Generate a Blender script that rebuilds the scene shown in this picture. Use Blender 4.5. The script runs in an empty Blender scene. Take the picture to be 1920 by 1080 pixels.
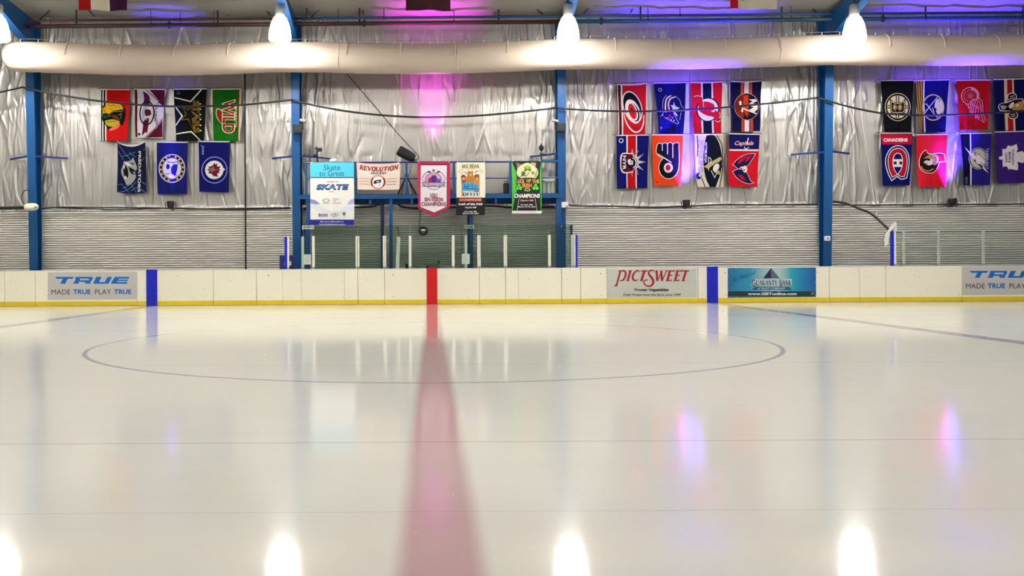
import bpy, bmesh, math, random
import numpy as np
from mathutils import Vector, Matrix
from mathutils.geometry import tessellate_polygon

S = bpy.context.scene
COL = S.collection
PI = math.pi
random.seed(7)
RNG = np.random.default_rng(11)

# ------------------------------------------------------------------ camera, world, exposure
FPX, PX, PY, CAMZ, CAMX, ROLL = 1729.0, 808.0, 500.5, 1.048, -0.03, -0.0053
cd = bpy.data.cameras.new('camera')
cam = bpy.data.objects.new('camera', cd)
COL.objects.link(cam)
CR = Matrix.Rotation(PI / 2, 4, 'X') @ Matrix.Rotation(ROLL, 4, 'Z')
cam.matrix_world = Matrix.Translation((CAMX, 0, CAMZ)) @ CR
cd.sensor_width = 36.0
cd.lens = FPX / 1920 * 36
cd.shift_x = (960 - PX) / 1920
cd.shift_y = -(540 - PY) / 1920
cd.clip_end = 200
S.camera = cam

w = bpy.data.worlds.new('world')
S.world = w
w.use_nodes = True
w.node_tree.nodes['Background'].inputs[0].default_value = (1.0, 0.98, 0.94, 1)
w.node_tree.nodes['Background'].inputs[1].default_value = 0.13
S.view_settings.view_transform = 'Standard'
S.view_settings.look = 'None'
S.view_settings.gamma = 1
S.view_settings.use_curve_mapping = False
S.view_settings.exposure = 0.53
LAMP_STRENGTH = 190.0
LAMP_COLOR = (1.0, 0.975, 0.925)
UPLIGHT_W = 2200.0

BOARD_Y, WALL_Y, LAMP_Y, DUCT_Y, COLF_Y = 25.8, 27.3, 24.55, 25.9, 26.62
CR3 = CR.to_3x3()


def at(px, py, Y):
    d = CR3 @ Vector(((px - PX) / FPX, (PY - py) / FPX, -1.0))
    t = Y / d.y
    return Vector((CAMX + d.x * t, Y, CAMZ + d.z * t))


# ------------------------------------------------------------------ materials
def lin(c):
    out = []
    for v in c[:3]:
        v = v / 255
        out.append(v / 12.92 if v <= 0.04045 else ((v + 0.055) / 1.055) ** 2.4)
    return tuple(out) + (1.0,)


MATS = {}


def mat(name, rgb, rough=0.5, metal=0.0, spec=0.5, noise=(8.0, 0.10), bump=None, emit=None):
    """plain surface with a slight procedural unevenness of colour"""
    if name in MATS:
        return MATS[name]
    m = bpy.data.materials.new(name)
    m.use_nodes = True
    nt = m.node_tree
    b = nt.nodes['Principled BSDF']
    c = lin(rgb)
    tc = nt.nodes.new('ShaderNodeTexCoord')
    nz = nt.nodes.new('ShaderNodeTexNoise')
    nz.inputs['Scale'].default_value = noise[0]
    nz.inputs['Detail'].default_value = 3
    nt.links.new(tc.outputs['Object'], nz.inputs['Vector'])
    mx = nt.nodes.new('ShaderNodeMix')
    mx.data_type = 'RGBA'
    k = 1 - noise[1]
    mx.inputs[6].default_value = c
    mx.inputs[7].default_value = (c[0] * k, c[1] * k, c[2] * k, 1)
    nt.links.new(nz.outputs['Fac'], mx.inputs[0])
    nt.links.new(mx.outputs[2], b.inputs['Base Color'])
    b.inputs['Roughness'].default_value = rough
    b.inputs['Metallic'].default_value = metal
    b.inputs['Specular IOR Level'].default_value = spec
    if bump:
        n2 = nt.nodes.new('ShaderNodeTexNoise')
        n2.inputs['Detail'].default_value = 5
        n2.inputs['Scale'].default_value = 1.0
        mp = nt.nodes.new('ShaderNodeMapping')
        mp.inputs['Scale'].default_value = bump[0]
        bp = nt.nodes.new('ShaderNodeBump')
        bp.inputs['Strength'].default_value = bump[1]
        bp.inputs['Distance'].default_value = bump[2]
        nt.links.new(tc.outputs['Object'], mp.inputs['Vector'])
        nt.links.new(mp.outputs[0], n2.inputs['Vector'])
        nt.links.new(n2.outputs['Fac'], bp.inputs['Height'])
        nt.links.new(bp.outputs[0], b.inputs['Normal'])
    if emit:
        b.inputs['Emission Color'].default_value = tuple(emit[0]) + (1,)
        b.inputs['Emission Strength'].default_value = emit[1]
    MATS[name] = m
    return m


def fabric(rgb):
    deep = tuple(238 * (v / 255) ** 1.22 for v in rgb[:3])     # dense dyed cloth
    return mat('cloth_%02x%02x%02x' % tuple(int(v) for v in rgb[:3]), deep, 0.8, 0, 0.12, (20, 0.08))


def vinyl(rgb):
    return mat('vinyl_%02x%02x%02x' % tuple(int(v) for v in rgb[:3]), rgb, 0.4, 0, 0.4, (3, 0.06))


M_BLUE = mat('blue_paint', (2, 76, 134), 0.38, 0, 0.5, (3, 0.12))
M_NAVY = mat('dark_blue_paint', (20, 40, 110), 0.4)
M_TEAL = mat('teal_pipe_paint', (22, 72, 98), 0.45)
M_BROWN = mat('brown_pipe_paint', (62, 30, 26), 0.5)
M_BLACK = mat('black_rubber', (14, 14, 15), 0.5)
M_DARK = mat('dark_steel', (34, 34, 40), 0.5)
M_WHITE = mat('white_plastic', (240, 240, 236), 0.4)
M_BOARD = None
M_YELLOW = mat('yellow_plastic', (226, 200, 34), 0.4, noise=(6, 0.15))
M_STRIPE_R = mat('red_plastic', (205, 14, 22), 0.35)
M_STRIPE_B = mat('blue_plastic', (12, 28, 190), 0.35)
M_POST = mat('cream_post', (238, 236, 218), 0.4)
M_POSTG = mat('grey_green_post', (176, 190, 172), 0.4)
M_GREY = mat('grey_plastic', (150, 152, 150), 0.45)
M_CHROME = mat('polished_metal', (205, 205, 205), 0.2, 1.0)
M_DUCT = mat('duct_fabric', (198, 182, 166), 0.62, 0, 0.3, (1.5, 0.05), bump=((2, 8, 8), 0.25, 0.02))
M_CONC = mat('concrete', (120, 118, 112), 0.8)


def board_material():
    m = mat('board_plastic', (250, 245, 222), 0.33, 0, 0.45, (0.8, 0.05))
    nt = m.node_tree
    b = nt.nodes['Principled BSDF']
    src = b.inputs['Base Color'].links[0].from_socket
    tc = [n for n in nt.nodes if n.type == 'TEX_COORD'][0]
    mp = nt.nodes.new('ShaderNodeMapping')
    mp.inputs['Scale'].default_value = (9, 9, 13)
    vo = nt.nodes.new('ShaderNodeTexNoise')
    vo.inputs['Scale'].default_value = 1.3
    vo.inputs['Detail'].default_value = 2
    nt.links.new(tc.outputs['Object'], mp.inputs['Vector'])
    nt.links.new(mp.outputs[0], vo.inputs['Vector'])
    rp = nt.nodes.new('ShaderNodeValToRGB')
    rp.color_ramp.elements[0].position = 0.735
    rp.color_ramp.elements[0].color = (0, 0, 0, 1)
    rp.color_ramp.elements[1].position = 0.77
    rp.color_ramp.elements[1].color = (1, 1, 1, 1)
    nt.links.new(vo.outputs['Fac'], rp.inputs['Fac'])
    mx = nt.nodes.new('ShaderNodeMix')
    mx.data_type = 'RGBA'
    nt.links.new(rp.outputs['Color'], mx.inputs[0])
    nt.links.new(src, mx.inputs[6])
    mx.inputs[7].default_value = lin((90, 84, 74))
    nt.links.new(mx.outputs[2], b.inputs['Base Color'])
    return m


M_BOARD = board_material()


def foil_material():
    m = mat('foil_insulation', (193, 189, 182), 0.31, 0.72, 0.5, (0.7, 0.08), bump=((20, 20, 1.5), 0.55, 0.02))
    return m


M_FOIL = foil_material()
M_CEIL = mat('white_roof_lining', (142, 138, 128), 0.6, 0.0, 0.4, (0.8, 0.1), bump=((1.5, 4, 4), 0.4, 0.04))
M_CORR = mat('ribbed_metal', (246, 243, 234), 0.38, 0.0, 0.5, (1.2, 0.06))


def glass_material(name, tint):
    m = bpy.data.materials.new(name)
    m.use_nodes = True
    nt = m.node_tree
    nt.nodes.clear()
    o = nt.nodes.new('ShaderNodeOutputMaterial')
    t = nt.nodes.new('ShaderNodeBsdfTransparent')
    t.inputs[0].default_value = tint + (1,)
    g = nt.nodes.new('ShaderNodeBsdfGlossy')
    g.inputs['Roughness'].default_value = 0.02
    fr = nt.nodes.new('ShaderNodeFresnel')
    fr.inputs['IOR'].default_value = 1.45
    nz = nt.nodes.new('ShaderNodeTexNoise')
    nz.inputs['Scale'].default_value = 2.0
    tc = nt.nodes.new('ShaderNodeTexCoord')
    nt.links.new(tc.outputs['Object'], nz.inputs['Vector'])
    mm = nt.nodes.new('ShaderNodeMath')
    mm.operation = 'MULTIPLY_ADD'
    mm.inputs[1].default_value = 0.02
    nt.links.new(nz.outputs['Fac'], mm.inputs[0])
    nt.links.new(fr.outputs[0], mm.inputs[2])
    mx = nt.nodes.new('ShaderNodeMixShader')
    nt.links.new(mm.outputs[0], mx.inputs[0])
    nt.links.new(t.outputs[0], mx.inputs[1])
    nt.links.new(g.outputs[0], mx.inputs[2])
    nt.links.new(mx.outputs[0], o.inputs[0])
    return m


M_GLASS = glass_material('tinted_glass', (0.77, 0.86, 0.805))
M_GLASS2 = glass_material('clear_glass', (0.955, 0.98, 0.965))


def ice_material():
    m = bpy.data.materials.new('painted_ice')
    m.use_nodes = True
    nt = m.node_tree
    N, L = nt.nodes, nt.links
    b = N['Principled BSDF']
    ge = N.new('ShaderNodeNewGeometry')
    sp = N.new('ShaderNodeSeparateXYZ')
    L.new(ge.outputs['Position'], sp.inputs[0])

    def math_(op, a, bb=None, cc=None):
        n = N.new('ShaderNodeMath')
        n.operation = op
        for i, v in enumerate((a, bb, cc)):
            if v is None:
                continue
            if isinstance(v, (int, float)):
                n.inputs[i].default_value = v
            else:
                L.new(v, n.inputs[i])
        return n.outputs[0]

    def band(dist, half, soft):
        mr = N.new('ShaderNodeMapRange')
        mr.interpolation_type = 'SMOOTHSTEP'
        mr.inputs['From Min'].default_value = half - soft
        mr.inputs['From Max'].default_value = half + soft
        mr.inputs['To Min'].default_value = 1
        mr.inputs['To Max'].default_value = 0
        L.new(dist, mr.inputs['Value'])
        return mr.outputs[0]

    X, Y = sp.outputs[0], sp.outputs[1]
    red = band(math_('ABSOLUTE', X), 0.150, 0.05)
    blue = band(math_('ABSOLUTE', math_('SUBTRACT', math_('ABSOLUTE', X), 7.82)), 0.15, 0.03)
    dx2 = math_('MULTIPLY', X, X)
    dy = math_('SUBTRACT', Y, 12.9)
    r = math_('SQRT', math_('ADD', dx2, math_('MULTIPLY', dy, dy)))
    circ = band(math_('ABSOLUTE', math_('SUBTRACT', r, 4.57)), 0.028, 0.018)
    seams = None
    for yy, wd in ((9.92, 0.008), (5.52, 0.011), (15.4, 0.012), (19.2, 0.02), (3.95, 0.003)):
        s_ = band(math_('ABSOLUTE', math_('SUBTRACT', Y, yy)), wd, wd * 0.8)
        seams = s_ if seams is None else math_('MAXIMUM', seams, s_)
    # faint resurfacing sweeps across the ice
    tc = N.new('ShaderNodeTexCoord')
    mp = N.new('ShaderNodeMapping')
    mp.inputs['Scale'].default_value = (0.25, 1.6, 1)
    nz = N.new('ShaderNodeTexNoise')
    nz.inputs['Scale'].default_value = 1.0
    nz.inputs['Detail'].default_value = 4
    L.new(tc.outputs['Object'], mp.inputs[0])
    L.new(mp.outputs[0], nz.inputs['Vector'])

    def mixc(fac, a, col):
        mx = N.new('ShaderNodeMix')
        mx.data_type = 'RGBA'
        if isinstance(fac, (int, float)):
            mx.inputs[0].default_value = fac
        else:
            L.new(fac, mx.inputs[0])
        if isinstance(a, tuple):
            mx.inputs[6].default_value = a
        else:
            L.new(a, mx.inputs[6])
        mx.inputs[7].default_value = col
        return mx.outputs[2]

    c = mixc(nz.outputs['Fac'], lin((245, 242, 233)), lin((236, 234, 226)))
    c = mixc(math_('MULTIPLY', circ, 0.55), c, lin((92, 84, 150)))
    c = mixc(math_('MULTIPLY', blue, 0.7), c, lin((90, 88, 160)))
    c = mixc(math_('MULTIPLY', seams, 0.38), c, lin((120, 116, 118)))
    c = mixc(math_('MULTIPLY', red, 0.56), c, lin((176, 84, 108)))
    L.new(c, b.inputs['Base Color'])
    b.inputs['IOR'].default_value = 1.31
    mr = N.new('ShaderNodeMapRange')
    mr.inputs['To Min'].default_value = 0.07
    mr.inputs['To Max'].default_value = 0.115
    L.new(nz.outputs['Fac'], mr.inputs['Value'])
    L.new(mr.outputs[0], b.inputs['Roughness'])
    # fine ripples
    mp2 = N.new('ShaderNodeMapping')
    mp2.inputs['Scale'].default_value = (2.0, 9, 1)
    n2 = N.new('ShaderNodeTexNoise')
    n2.inputs['Scale'].default_value = 1.0
    n2.inputs['Detail'].default_value = 3
    L.new(tc.outputs['Object'], mp2.inputs[0])
    L.new(mp2.outputs[0], n2.inputs['Vector'])
    bp = N.new('ShaderNodeBump')
    bp.inputs['Strength'].default_value = 0.05
    bp.inputs['Distance'].default_value = 0.01
    L.new(n2.outputs['Fac'], bp.inputs['Height'])
    L.new(bp.outputs[0], b.inputs['Normal'])
    return m


M_ICE = ice_material()

# ------------------------------------------------------------------ object helpers
ORG = {}


def tag(o, label=None, cat=None, group=None, kind=None):
    if label:
        o['label'] = label
    if cat:
        o['category'] = cat
    if group:
        o['group'] = group
    if kind:
        o['kind'] = kind
    return o


def thing(name, label, cat, loc, group=None):
    o = bpy.data.objects.new(name, None)
    o.empty_display_size = 0.2
    COL.objects.link(o)
    o.location = loc
    ORG[o] = Vector(loc)
    return tag(o, label, cat, group)


def link_mesh(name, me, mats, parent=None, origin=None, smooth=False):
    o = bpy.data.objects.new(name, me)
    COL.objects.link(o)
    for m in (mats if isinstance(mats, (list, tuple)) else [mats]):
        me.materials.append(m)
    org = ORG[parent] if parent is not None else (Vector(origin) if origin is not None else Vector((0, 0, 0)))
    if org.length > 0:
        me.transform(Matrix.Translation(-org))
    if parent is not None:
        o.parent = parent
    else:
        o.location = org
    ORG[o] = org
    if smooth:
        me.polygons.foreach_set('use_smooth', [True] * len(me.polygons))
    return o


class MB:
    """collects shapes (world coordinates) into one mesh"""

    def __init__(self):
        self.v, self.f, self.m = [], [], []

    def add(self, vs, fs, m=0):
        n = len(self.v)
        self.v += [tuple(p) for p in vs]
        self.f += [tuple(i + n for i in f) for f in fs]
        self.m += [m] * len(fs)
        return self

    def box(self, x0, x1, y0, y1, z0, z1, m=0):
        vs = [(x, y, z) for x in (x0, x1) for y in (y0, y1) for z in (z0, z1)]
        fs = [(0, 1, 3, 2), (4, 6, 7, 5), (0, 4, 5, 1), (2, 3, 7, 6), (0, 2, 6, 4), (1, 5, 7, 3)]
        return self.add(vs, fs, m)

    def tube(self, pts, r, n=8, m=0, cap=True):
        pts = [Vector(p) for p in pts]
        rs = r if isinstance(r, (list, tuple)) else [r] * len(pts)
        vs, fs = [], []
        up0 = None
        for i, p in enumerate(pts):
            d = (pts[min(i + 1, len(pts) - 1)] - pts[max(i - 1, 0)]).normalized()
            if up0 is None:
                up0 = Vector((0, 0, 1)) if abs(d.z) < 0.9 else Vector((0, 1, 0))
            a = d.cross(up0).normalized()
            b = a.cross(d).normalized()
            up0 = b
            for k in range(n):
                t = 2 * PI * k / n
                vs.append(p + a * (math.cos(t) * rs[i]) + b * (math.sin(t) * rs[i]))
        for i in range(len(pts) - 1):
            for k in range(n):
                fs.append((i * n + k, i * n + (k + 1) % n, (i + 1) * n + (k + 1) % n, (i + 1) * n + k))
        if cap:
            fs.append(tuple(range(n - 1, -1, -1)))
            fs.append(tuple((len(pts) - 1) * n + k for k in range(n)))
        return self.add(vs, fs, m)

    def bar(self, a, b, wx, wy, m=0):
        """rectangular bar from a to b"""
        a, b = Vector(a), Vector(b)
        d = (b - a).normalized()
        u = Vector((0, 1, 0)) if abs(d.y) < 0.9 else Vector((0, 0, 1))
        s = d.cross(u).normalized() * wx / 2
        t = s.cross(d).normalized() * wy / 2
        vs = [p + i * s + j * t for p in (a, b) for i in (-1, 1) for j in (-1, 1)]
        return self.add(vs, [(0, 1, 3, 2), (4, 6, 7, 5), (0, 4, 5, 1), (2, 3, 7, 6), (0, 2, 6, 4), (1, 5, 7, 3)], m)

    def lathe(self, c, prof, n=20, m=0):
        """prof: (radius, z) pairs about a vertical axis through c"""
        vs, fs = [], []
        for r, z in prof:
            for k in range(n):
                t = 2 * PI * k / n
                vs.append((c[0] + r * math.cos(t), c[1] + r * math.sin(t), c[2] + z))
        for i in range(len(prof) - 1):
            for k in range(n):
                fs.append((i * n + k, i * n + (k + 1) % n, (i + 1) * n + (k + 1) % n, (i + 1) * n + k))
        fs.append(tuple(range(n - 1, -1, -1)))
        fs.append(tuple((len(prof) - 1) * n + k for k in range(n)))
        return self.add(vs, fs, m)

    def prism(self, pts, axis, a, b, m=0):
        """extrude a closed outline: axis 'Y' takes (x,z) points, axis 'X' takes (y,z)"""
        n = len(pts)
        mk = (lambda p, t: (p[0], t, p[1])) if axis == 'Y' else (lambda p, t: (t, p[0], p[1]))
        vs = [mk(p, a) for p in pts] + [mk(p, b) for p in pts]
        fs = [(i, (i + 1) % n, n + (i + 1) % n, n + i) for i in range(n)]
        tris = tessellate_polygon([[Vector((p[0], p[1], 0)) for p in pts]])
        fs += [tuple(t) for t in tris] + [tuple(n + i for i in reversed(t)) for t in tris]
        return self.add(vs, fs, m)

    def build(self, name, mats, parent=None, origin=None, smooth=False, bevel=0):
        me = bpy.data.meshes.new(name)
        me.from_pydata(self.v, [], self.f)
        me.polygons.foreach_set('material_index', self.m)
        bm = bmesh.new()
        bm.from_mesh(me)
        bmesh.ops.recalc_face_normals(bm, faces=bm.faces)
        bm.to_mesh(me)
        bm.free()
        o = link_mesh(name, me, mats, parent, origin, smooth)
        if bevel:
            bv = o.modifiers.new('bevel', 'BEVEL')
            bv.width = bevel
            bv.segments = 2
            bv.limit_method = 'ANGLE'
        return o


def grid_mesh(name, xs, zs, posfn, mats, smooth=True, kind=None):
    """posfn(X, Z) -> arrays of world coordinates"""
    GX, GZ = np.meshgrid(xs, zs, indexing='ij')
    P = np.stack(posfn(GX, GZ), -1).reshape(-1, 3)
    nx, nz = len(xs), len(zs)
    i = np.arange(nx - 1)[:, None] * nz + np.arange(nz - 1)[None, :]
    F = np.stack([i, i + nz, i + nz + 1, i + 1], -1).reshape(-1, 4)
    me = bpy.data.meshes.new(name)
    me.vertices.add(len(P))
    me.vertices.foreach_set('co', P.astype(np.float32).ravel())
    me.loops.add(F.size)
    me.loops.foreach_set('vertex_index', F.astype(np.int32).ravel())
    me.polygons.add(len(F))
    me.polygons.foreach_set('loop_start', np.arange(0, F.size, 4, dtype=np.int32))
    me.update(calc_edges=True)
    me.validate()
    o = link_mesh(name, me, mats, smooth=smooth)
    if kind:
        o['kind'] = kind
    return o


# ------------------------------------------------------------------ flat artwork on cloth and signs
TEXT_CACHE = {}


def text_tris(s, bold=0.0):
    key = (s, bold)
    if key not in TEXT_CACHE:
        cu = bpy.data.curves.new('t', 'FONT')
        cu.body = s
        cu.resolution_u = 3
        cu.offset = bold
        ob = bpy.data.objects.new('t', cu)
        COL.objects.link(ob)
        dg = bpy.context.evaluated_depsgraph_get()
        me = bpy.data.meshes.new_from_object(ob.evaluated_get(dg))
        me.calc_loop_triangles()
        V = [v.co.copy() for v in me.vertices]
        T = [[(V[i].x, V[i].y) for i in t.vertices] for t in me.loop_triangles]
        bpy.data.objects.remove(ob)
        bpy.data.curves.remove(cu)
        bpy.data.meshes.remove(me)
        xs = [p[0] for t in T for p in t]
        ys = [p[1] for t in T for p in t]
        bb = (min(xs), max(xs), min(ys), max(ys))
        TEXT_CACHE[key] = (T, bb)
    return TEXT_CACHE[key]


# stroke letters with serifs: x right, y up, unit height: (thick?, points), serif spots
GLY = {
    'A': (0.86, [(0, [(0.06, 0), (0.43, 1)]), (1, [(0.43, 1), (0.80, 0)]), (0, [(0.2, 0.34), (0.66, 0.34)])], [(0.06, 0), (0.80, 0)]),
    'B': (0.7, [(1, [(0.14, 0), (0.14, 1)]), (0, [(0.1, 1), (0.45, 1), (0.58, 0.9), (0.58, 0.65), (0.45, 0.53), (0.14, 0.53)]), (1, [(0.45, 0.53), (0.62, 0.42), (0.62, 0.12), (0.48, 0), (0.1, 0)])], []),
    'C': (0.72, [(1, [(0.62, 0.75), (0.62, 0.88), (0.5, 1), (0.24, 1), (0.1, 0.86), (0.1, 0.14), (0.24, 0), (0.5, 0), (0.62, 0.12), (0.62, 0.26)])], []),
    'D': (0.74, [(1, [(0.14, 0), (0.14, 1)]), (1, [(0.08, 1), (0.48, 1), (0.63, 0.84), (0.63, 0.16), (0.48, 0), (0.08, 0)])], []),
    'E': (0.66, [(1, [(0.14, 0), (0.14, 1)]), (0, [(0.08, 1), (0.58, 1), (0.58, 0.82)]), (0, [(0.14, 0.52), (0.44, 0.52)]), (0, [(0.08, 0), (0.58, 0), (0.58, 0.2)])], []),
    'G': (0.78, [(1, [(0.64, 0.78), (0.5, 1), (0.26, 1), (0.1, 0.82), (0.1, 0.18), (0.26, 0), (0.5, 0), (0.66, 0.1), (0.66, 0.42), (0.46, 0.42)])], []),
    'H': (0.8, [(1, [(0.15, 0), (0.15, 1)]), (1, [(0.65, 0), (0.65, 1)]), (0, [(0.15, 0.5), (0.65, 0.5)])], [(0.15, 0), (0.15, 1), (0.65, 0), (0.65, 1)]),
    'I': (0.38, [(1, [(0.19, 0), (0.19, 1)])], [(0.19, 0), (0.19, 1)]),
    'K': (0.76, [(1, [(0.14, 0), (0.14, 1)]), (0, [(0.64, 1), (0.16, 0.42)]), (1, [(0.3, 0.56), (0.66, 0)])], [(0.14, 0), (0.14, 1), (0.64, 1), (0.66, 0)]),
    'L': (0.62, [(1, [(0.14, 0), (0.14, 1)]), (0, [(0.08, 0), (0.55, 0), (0.55, 0.22)])], [(0.14, 1)]),
    'M': (0.98, [(0, [(0.13, 0), (0.13, 1)]), (1, [(0.13, 1), (0.49, 0.25)]), (0, [(0.49, 0.25), (0.85, 1)]), (1, [(0.85, 1), (0.85, 0)])], [(0.13, 0), (0.85, 0)]),
    'N': (0.84, [(0, [(0.14, 0), (0.14, 1)]), (1, [(0.14, 1), (0.7, 0)]), (0, [(0.7, 0), (0.7, 1)])], [(0.14, 0), (0.7, 1)]),
    'O': (0.74, [(1, [(0.26, 1), (0.48, 1), (0.63, 0.84), (0.63, 0.16), (0.48, 0), (0.26, 0), (0.11, 0.16), (0.11, 0.84), (0.26, 1)])], []),
    'P': (0.7, [(1, [(0.14, 0), (0.14, 1)]), (1, [(0.08, 1), (0.48, 1), (0.6, 0.88), (0.6, 0.56), (0.48, 0.44), (0.14, 0.44)])], [(0.14, 0)]),
    'R': (0.76, [(1, [(0.14, 0), (0.14, 1)]), (0, [(0.08, 1), (0.46, 1), (0.58, 0.88), (0.58, 0.6), (0.46, 0.5), (0.14, 0.5)]), (1, [(0.36, 0.5), (0.68, 0)])], [(0.14, 0), (0.66, 0)]),
    'S': (0.68, [(1, [(0.58, 0.78), (0.58, 0.9), (0.46, 1), (0.2, 1), (0.1, 0.88), (0.1, 0.66), (0.2, 0.55), (0.48, 0.46), (0.58, 0.34), (0.58, 0.12), (0.46, 0), (0.2, 0), (0.1, 0.1), (0.1, 0.24)])], []),
    'T': (0.74, [(1, [(0.37, 0), (0.37, 1)]), (0, [(0.08, 0.8), (0.08, 1), (0.66, 1), (0.66, 0.8)])], [(0.37, 0)]),
    'U': (0.78, [(1, [(0.14, 1), (0.14, 0.16), (0.26, 0), (0.48, 0), (0.63, 0.16)]), (0, [(0.63, 0.12), (0.63, 1)])], [(0.14, 1), (0.63, 1)]),
    'V': (0.82, [(1, [(0.08, 1), (0.4, 0)]), (0, [(0.4, 0), (0.74, 1)])], [(0.08, 1), (0.74, 1)]),
    'Y': (0.78, [(1, [(0.08, 1), (0.38, 0.46)]), (0, [(0.38, 0.46), (0.7, 1)]), (1, [(0.38, 0.46), (0.38, 0)])], [(0.08, 1), (0.7, 1), (0.38, 0)]),
    '1': (0.46, [(1, [(0.08, 0.78), (0.24, 1), (0.24, 0)])], [(0.24, 0)]),
    '0': (0.74, [(1, [(0.26, 1), (0.48, 1), (0.63, 0.84), (0.63, 0.16), (0.48, 0), (0.26, 0), (0.11, 0.16), (0.11, 0.84), (0.26, 1)])], []),
    ' ': (0.4, [], []),
}


def strip(pts, wd, closed=False):
    """quads of a stroked polyline with mitred corners"""
    n = len(pts)
    ws = wd if isinstance(wd, (list, tuple)) else [wd] * n
    P = [Vector(p[:2]) for p in pts]
    L_, R_ = [], []
    for i in range(n):
        a = P[i - 1] if (i > 0 or closed) else None
        b = P[(i + 1) % n] if (i < n - 1 or closed) else None
        d1 = (P[i] - a).normalized() if a is not None and (P[i] - a).length > 1e-9 else None
        d2 = (b - P[i]).normalized() if b is not None and (b - P[i]).length > 1e-9 else None
        if d1 is None:
            d1 = d2
        if d2 is None:
            d2 = d1
        n1 = Vector((-d1.y, d1.x))
        n2 = Vector((-d2.y, d2.x))
        mN = n1 + n2
        if mN.length < 0.35:
            mN = n1.copy()
        mN.normalize()
        k = min(1.0 / max(mN.dot(n1), 0.4), 1.8)
        o = mN * (ws[i] / 2 * k)
        L_.append(P[i] + o)
        R_.append(P[i] - o)
    out = []
    for i in range(n if closed else n - 1):
        j = (i + 1) % n
        out.append([tuple(L_[i]), tuple(L_[j]), tuple(R_[j])])
        out.append([tuple(L_[i]), tuple(R_[j]), tuple(R_[i])])
    return out


def fill(pts):
    t = tessellate_polygon([[Vector((p[0], p[1], 0)) for p in pts]])
    return [[tuple(pts[i][:2]) for i in tri] for tri in t]


def oval(cx, cy, rx, ry, rot=0, n=28, a0=0, a1=360):
    c, s = math.cos(math.radians(rot)), math.sin(math.radians(rot))
    full = abs(a1 - a0 - 360) < 1e-6
    m = n if full else n + 1
    out = []
    for k in range(m):
        t = math.radians(a0 + (a1 - a0) * k / n)
        x, y = rx * math.cos(t), ry * math.sin(t)
        out.append((cx + x * c - y * s, cy + x * s + y * c))
    return out


def soften(pts, closed):
    """round the gentle bends of a hand drawn outline, keep its sharp corners"""
    n = len(pts)
    P = [Vector(p[:2]) for p in pts]

    def tang(i):
        if not closed and (i == 0 or i == n - 1):
            return None
        d1, d2 = P[i] - P[i - 1], P[(i + 1) % n] - P[i]
        if d1.length < 1e-9 or d2.length < 1e-9 or d1.angle(d2) > math.radians(62):
            return None
        t = (d1.normalized() + d2.normalized())
        return t.normalized()

    T = [tang(i) for i in range(n)]
    out = []
    for i in range(n if closed else n - 1):
        j = (i + 1) % n
        L = (P[j] - P[i]).length
        ch = (P[j] - P[i]) / max(L, 1e-9)
        a = T[i] if T[i] is not None else ch
        b = T[j] if T[j] is not None else ch
        c1, c2 = P[i] + a * L / 3, P[j] - b * L / 3
        m = 1 if (T[i] is None and T[j] is None) else 5
        for k in range(m):
            t = k / m
            out.append(tuple(P[i] * (1 - t) ** 3 + c1 * 3 * t * (1 - t) ** 2 + c2 * 3 * t * t * (1 - t) + P[j] * t ** 3))
    if not closed:
        out.append(tuple(P[-1]))
    return out


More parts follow.
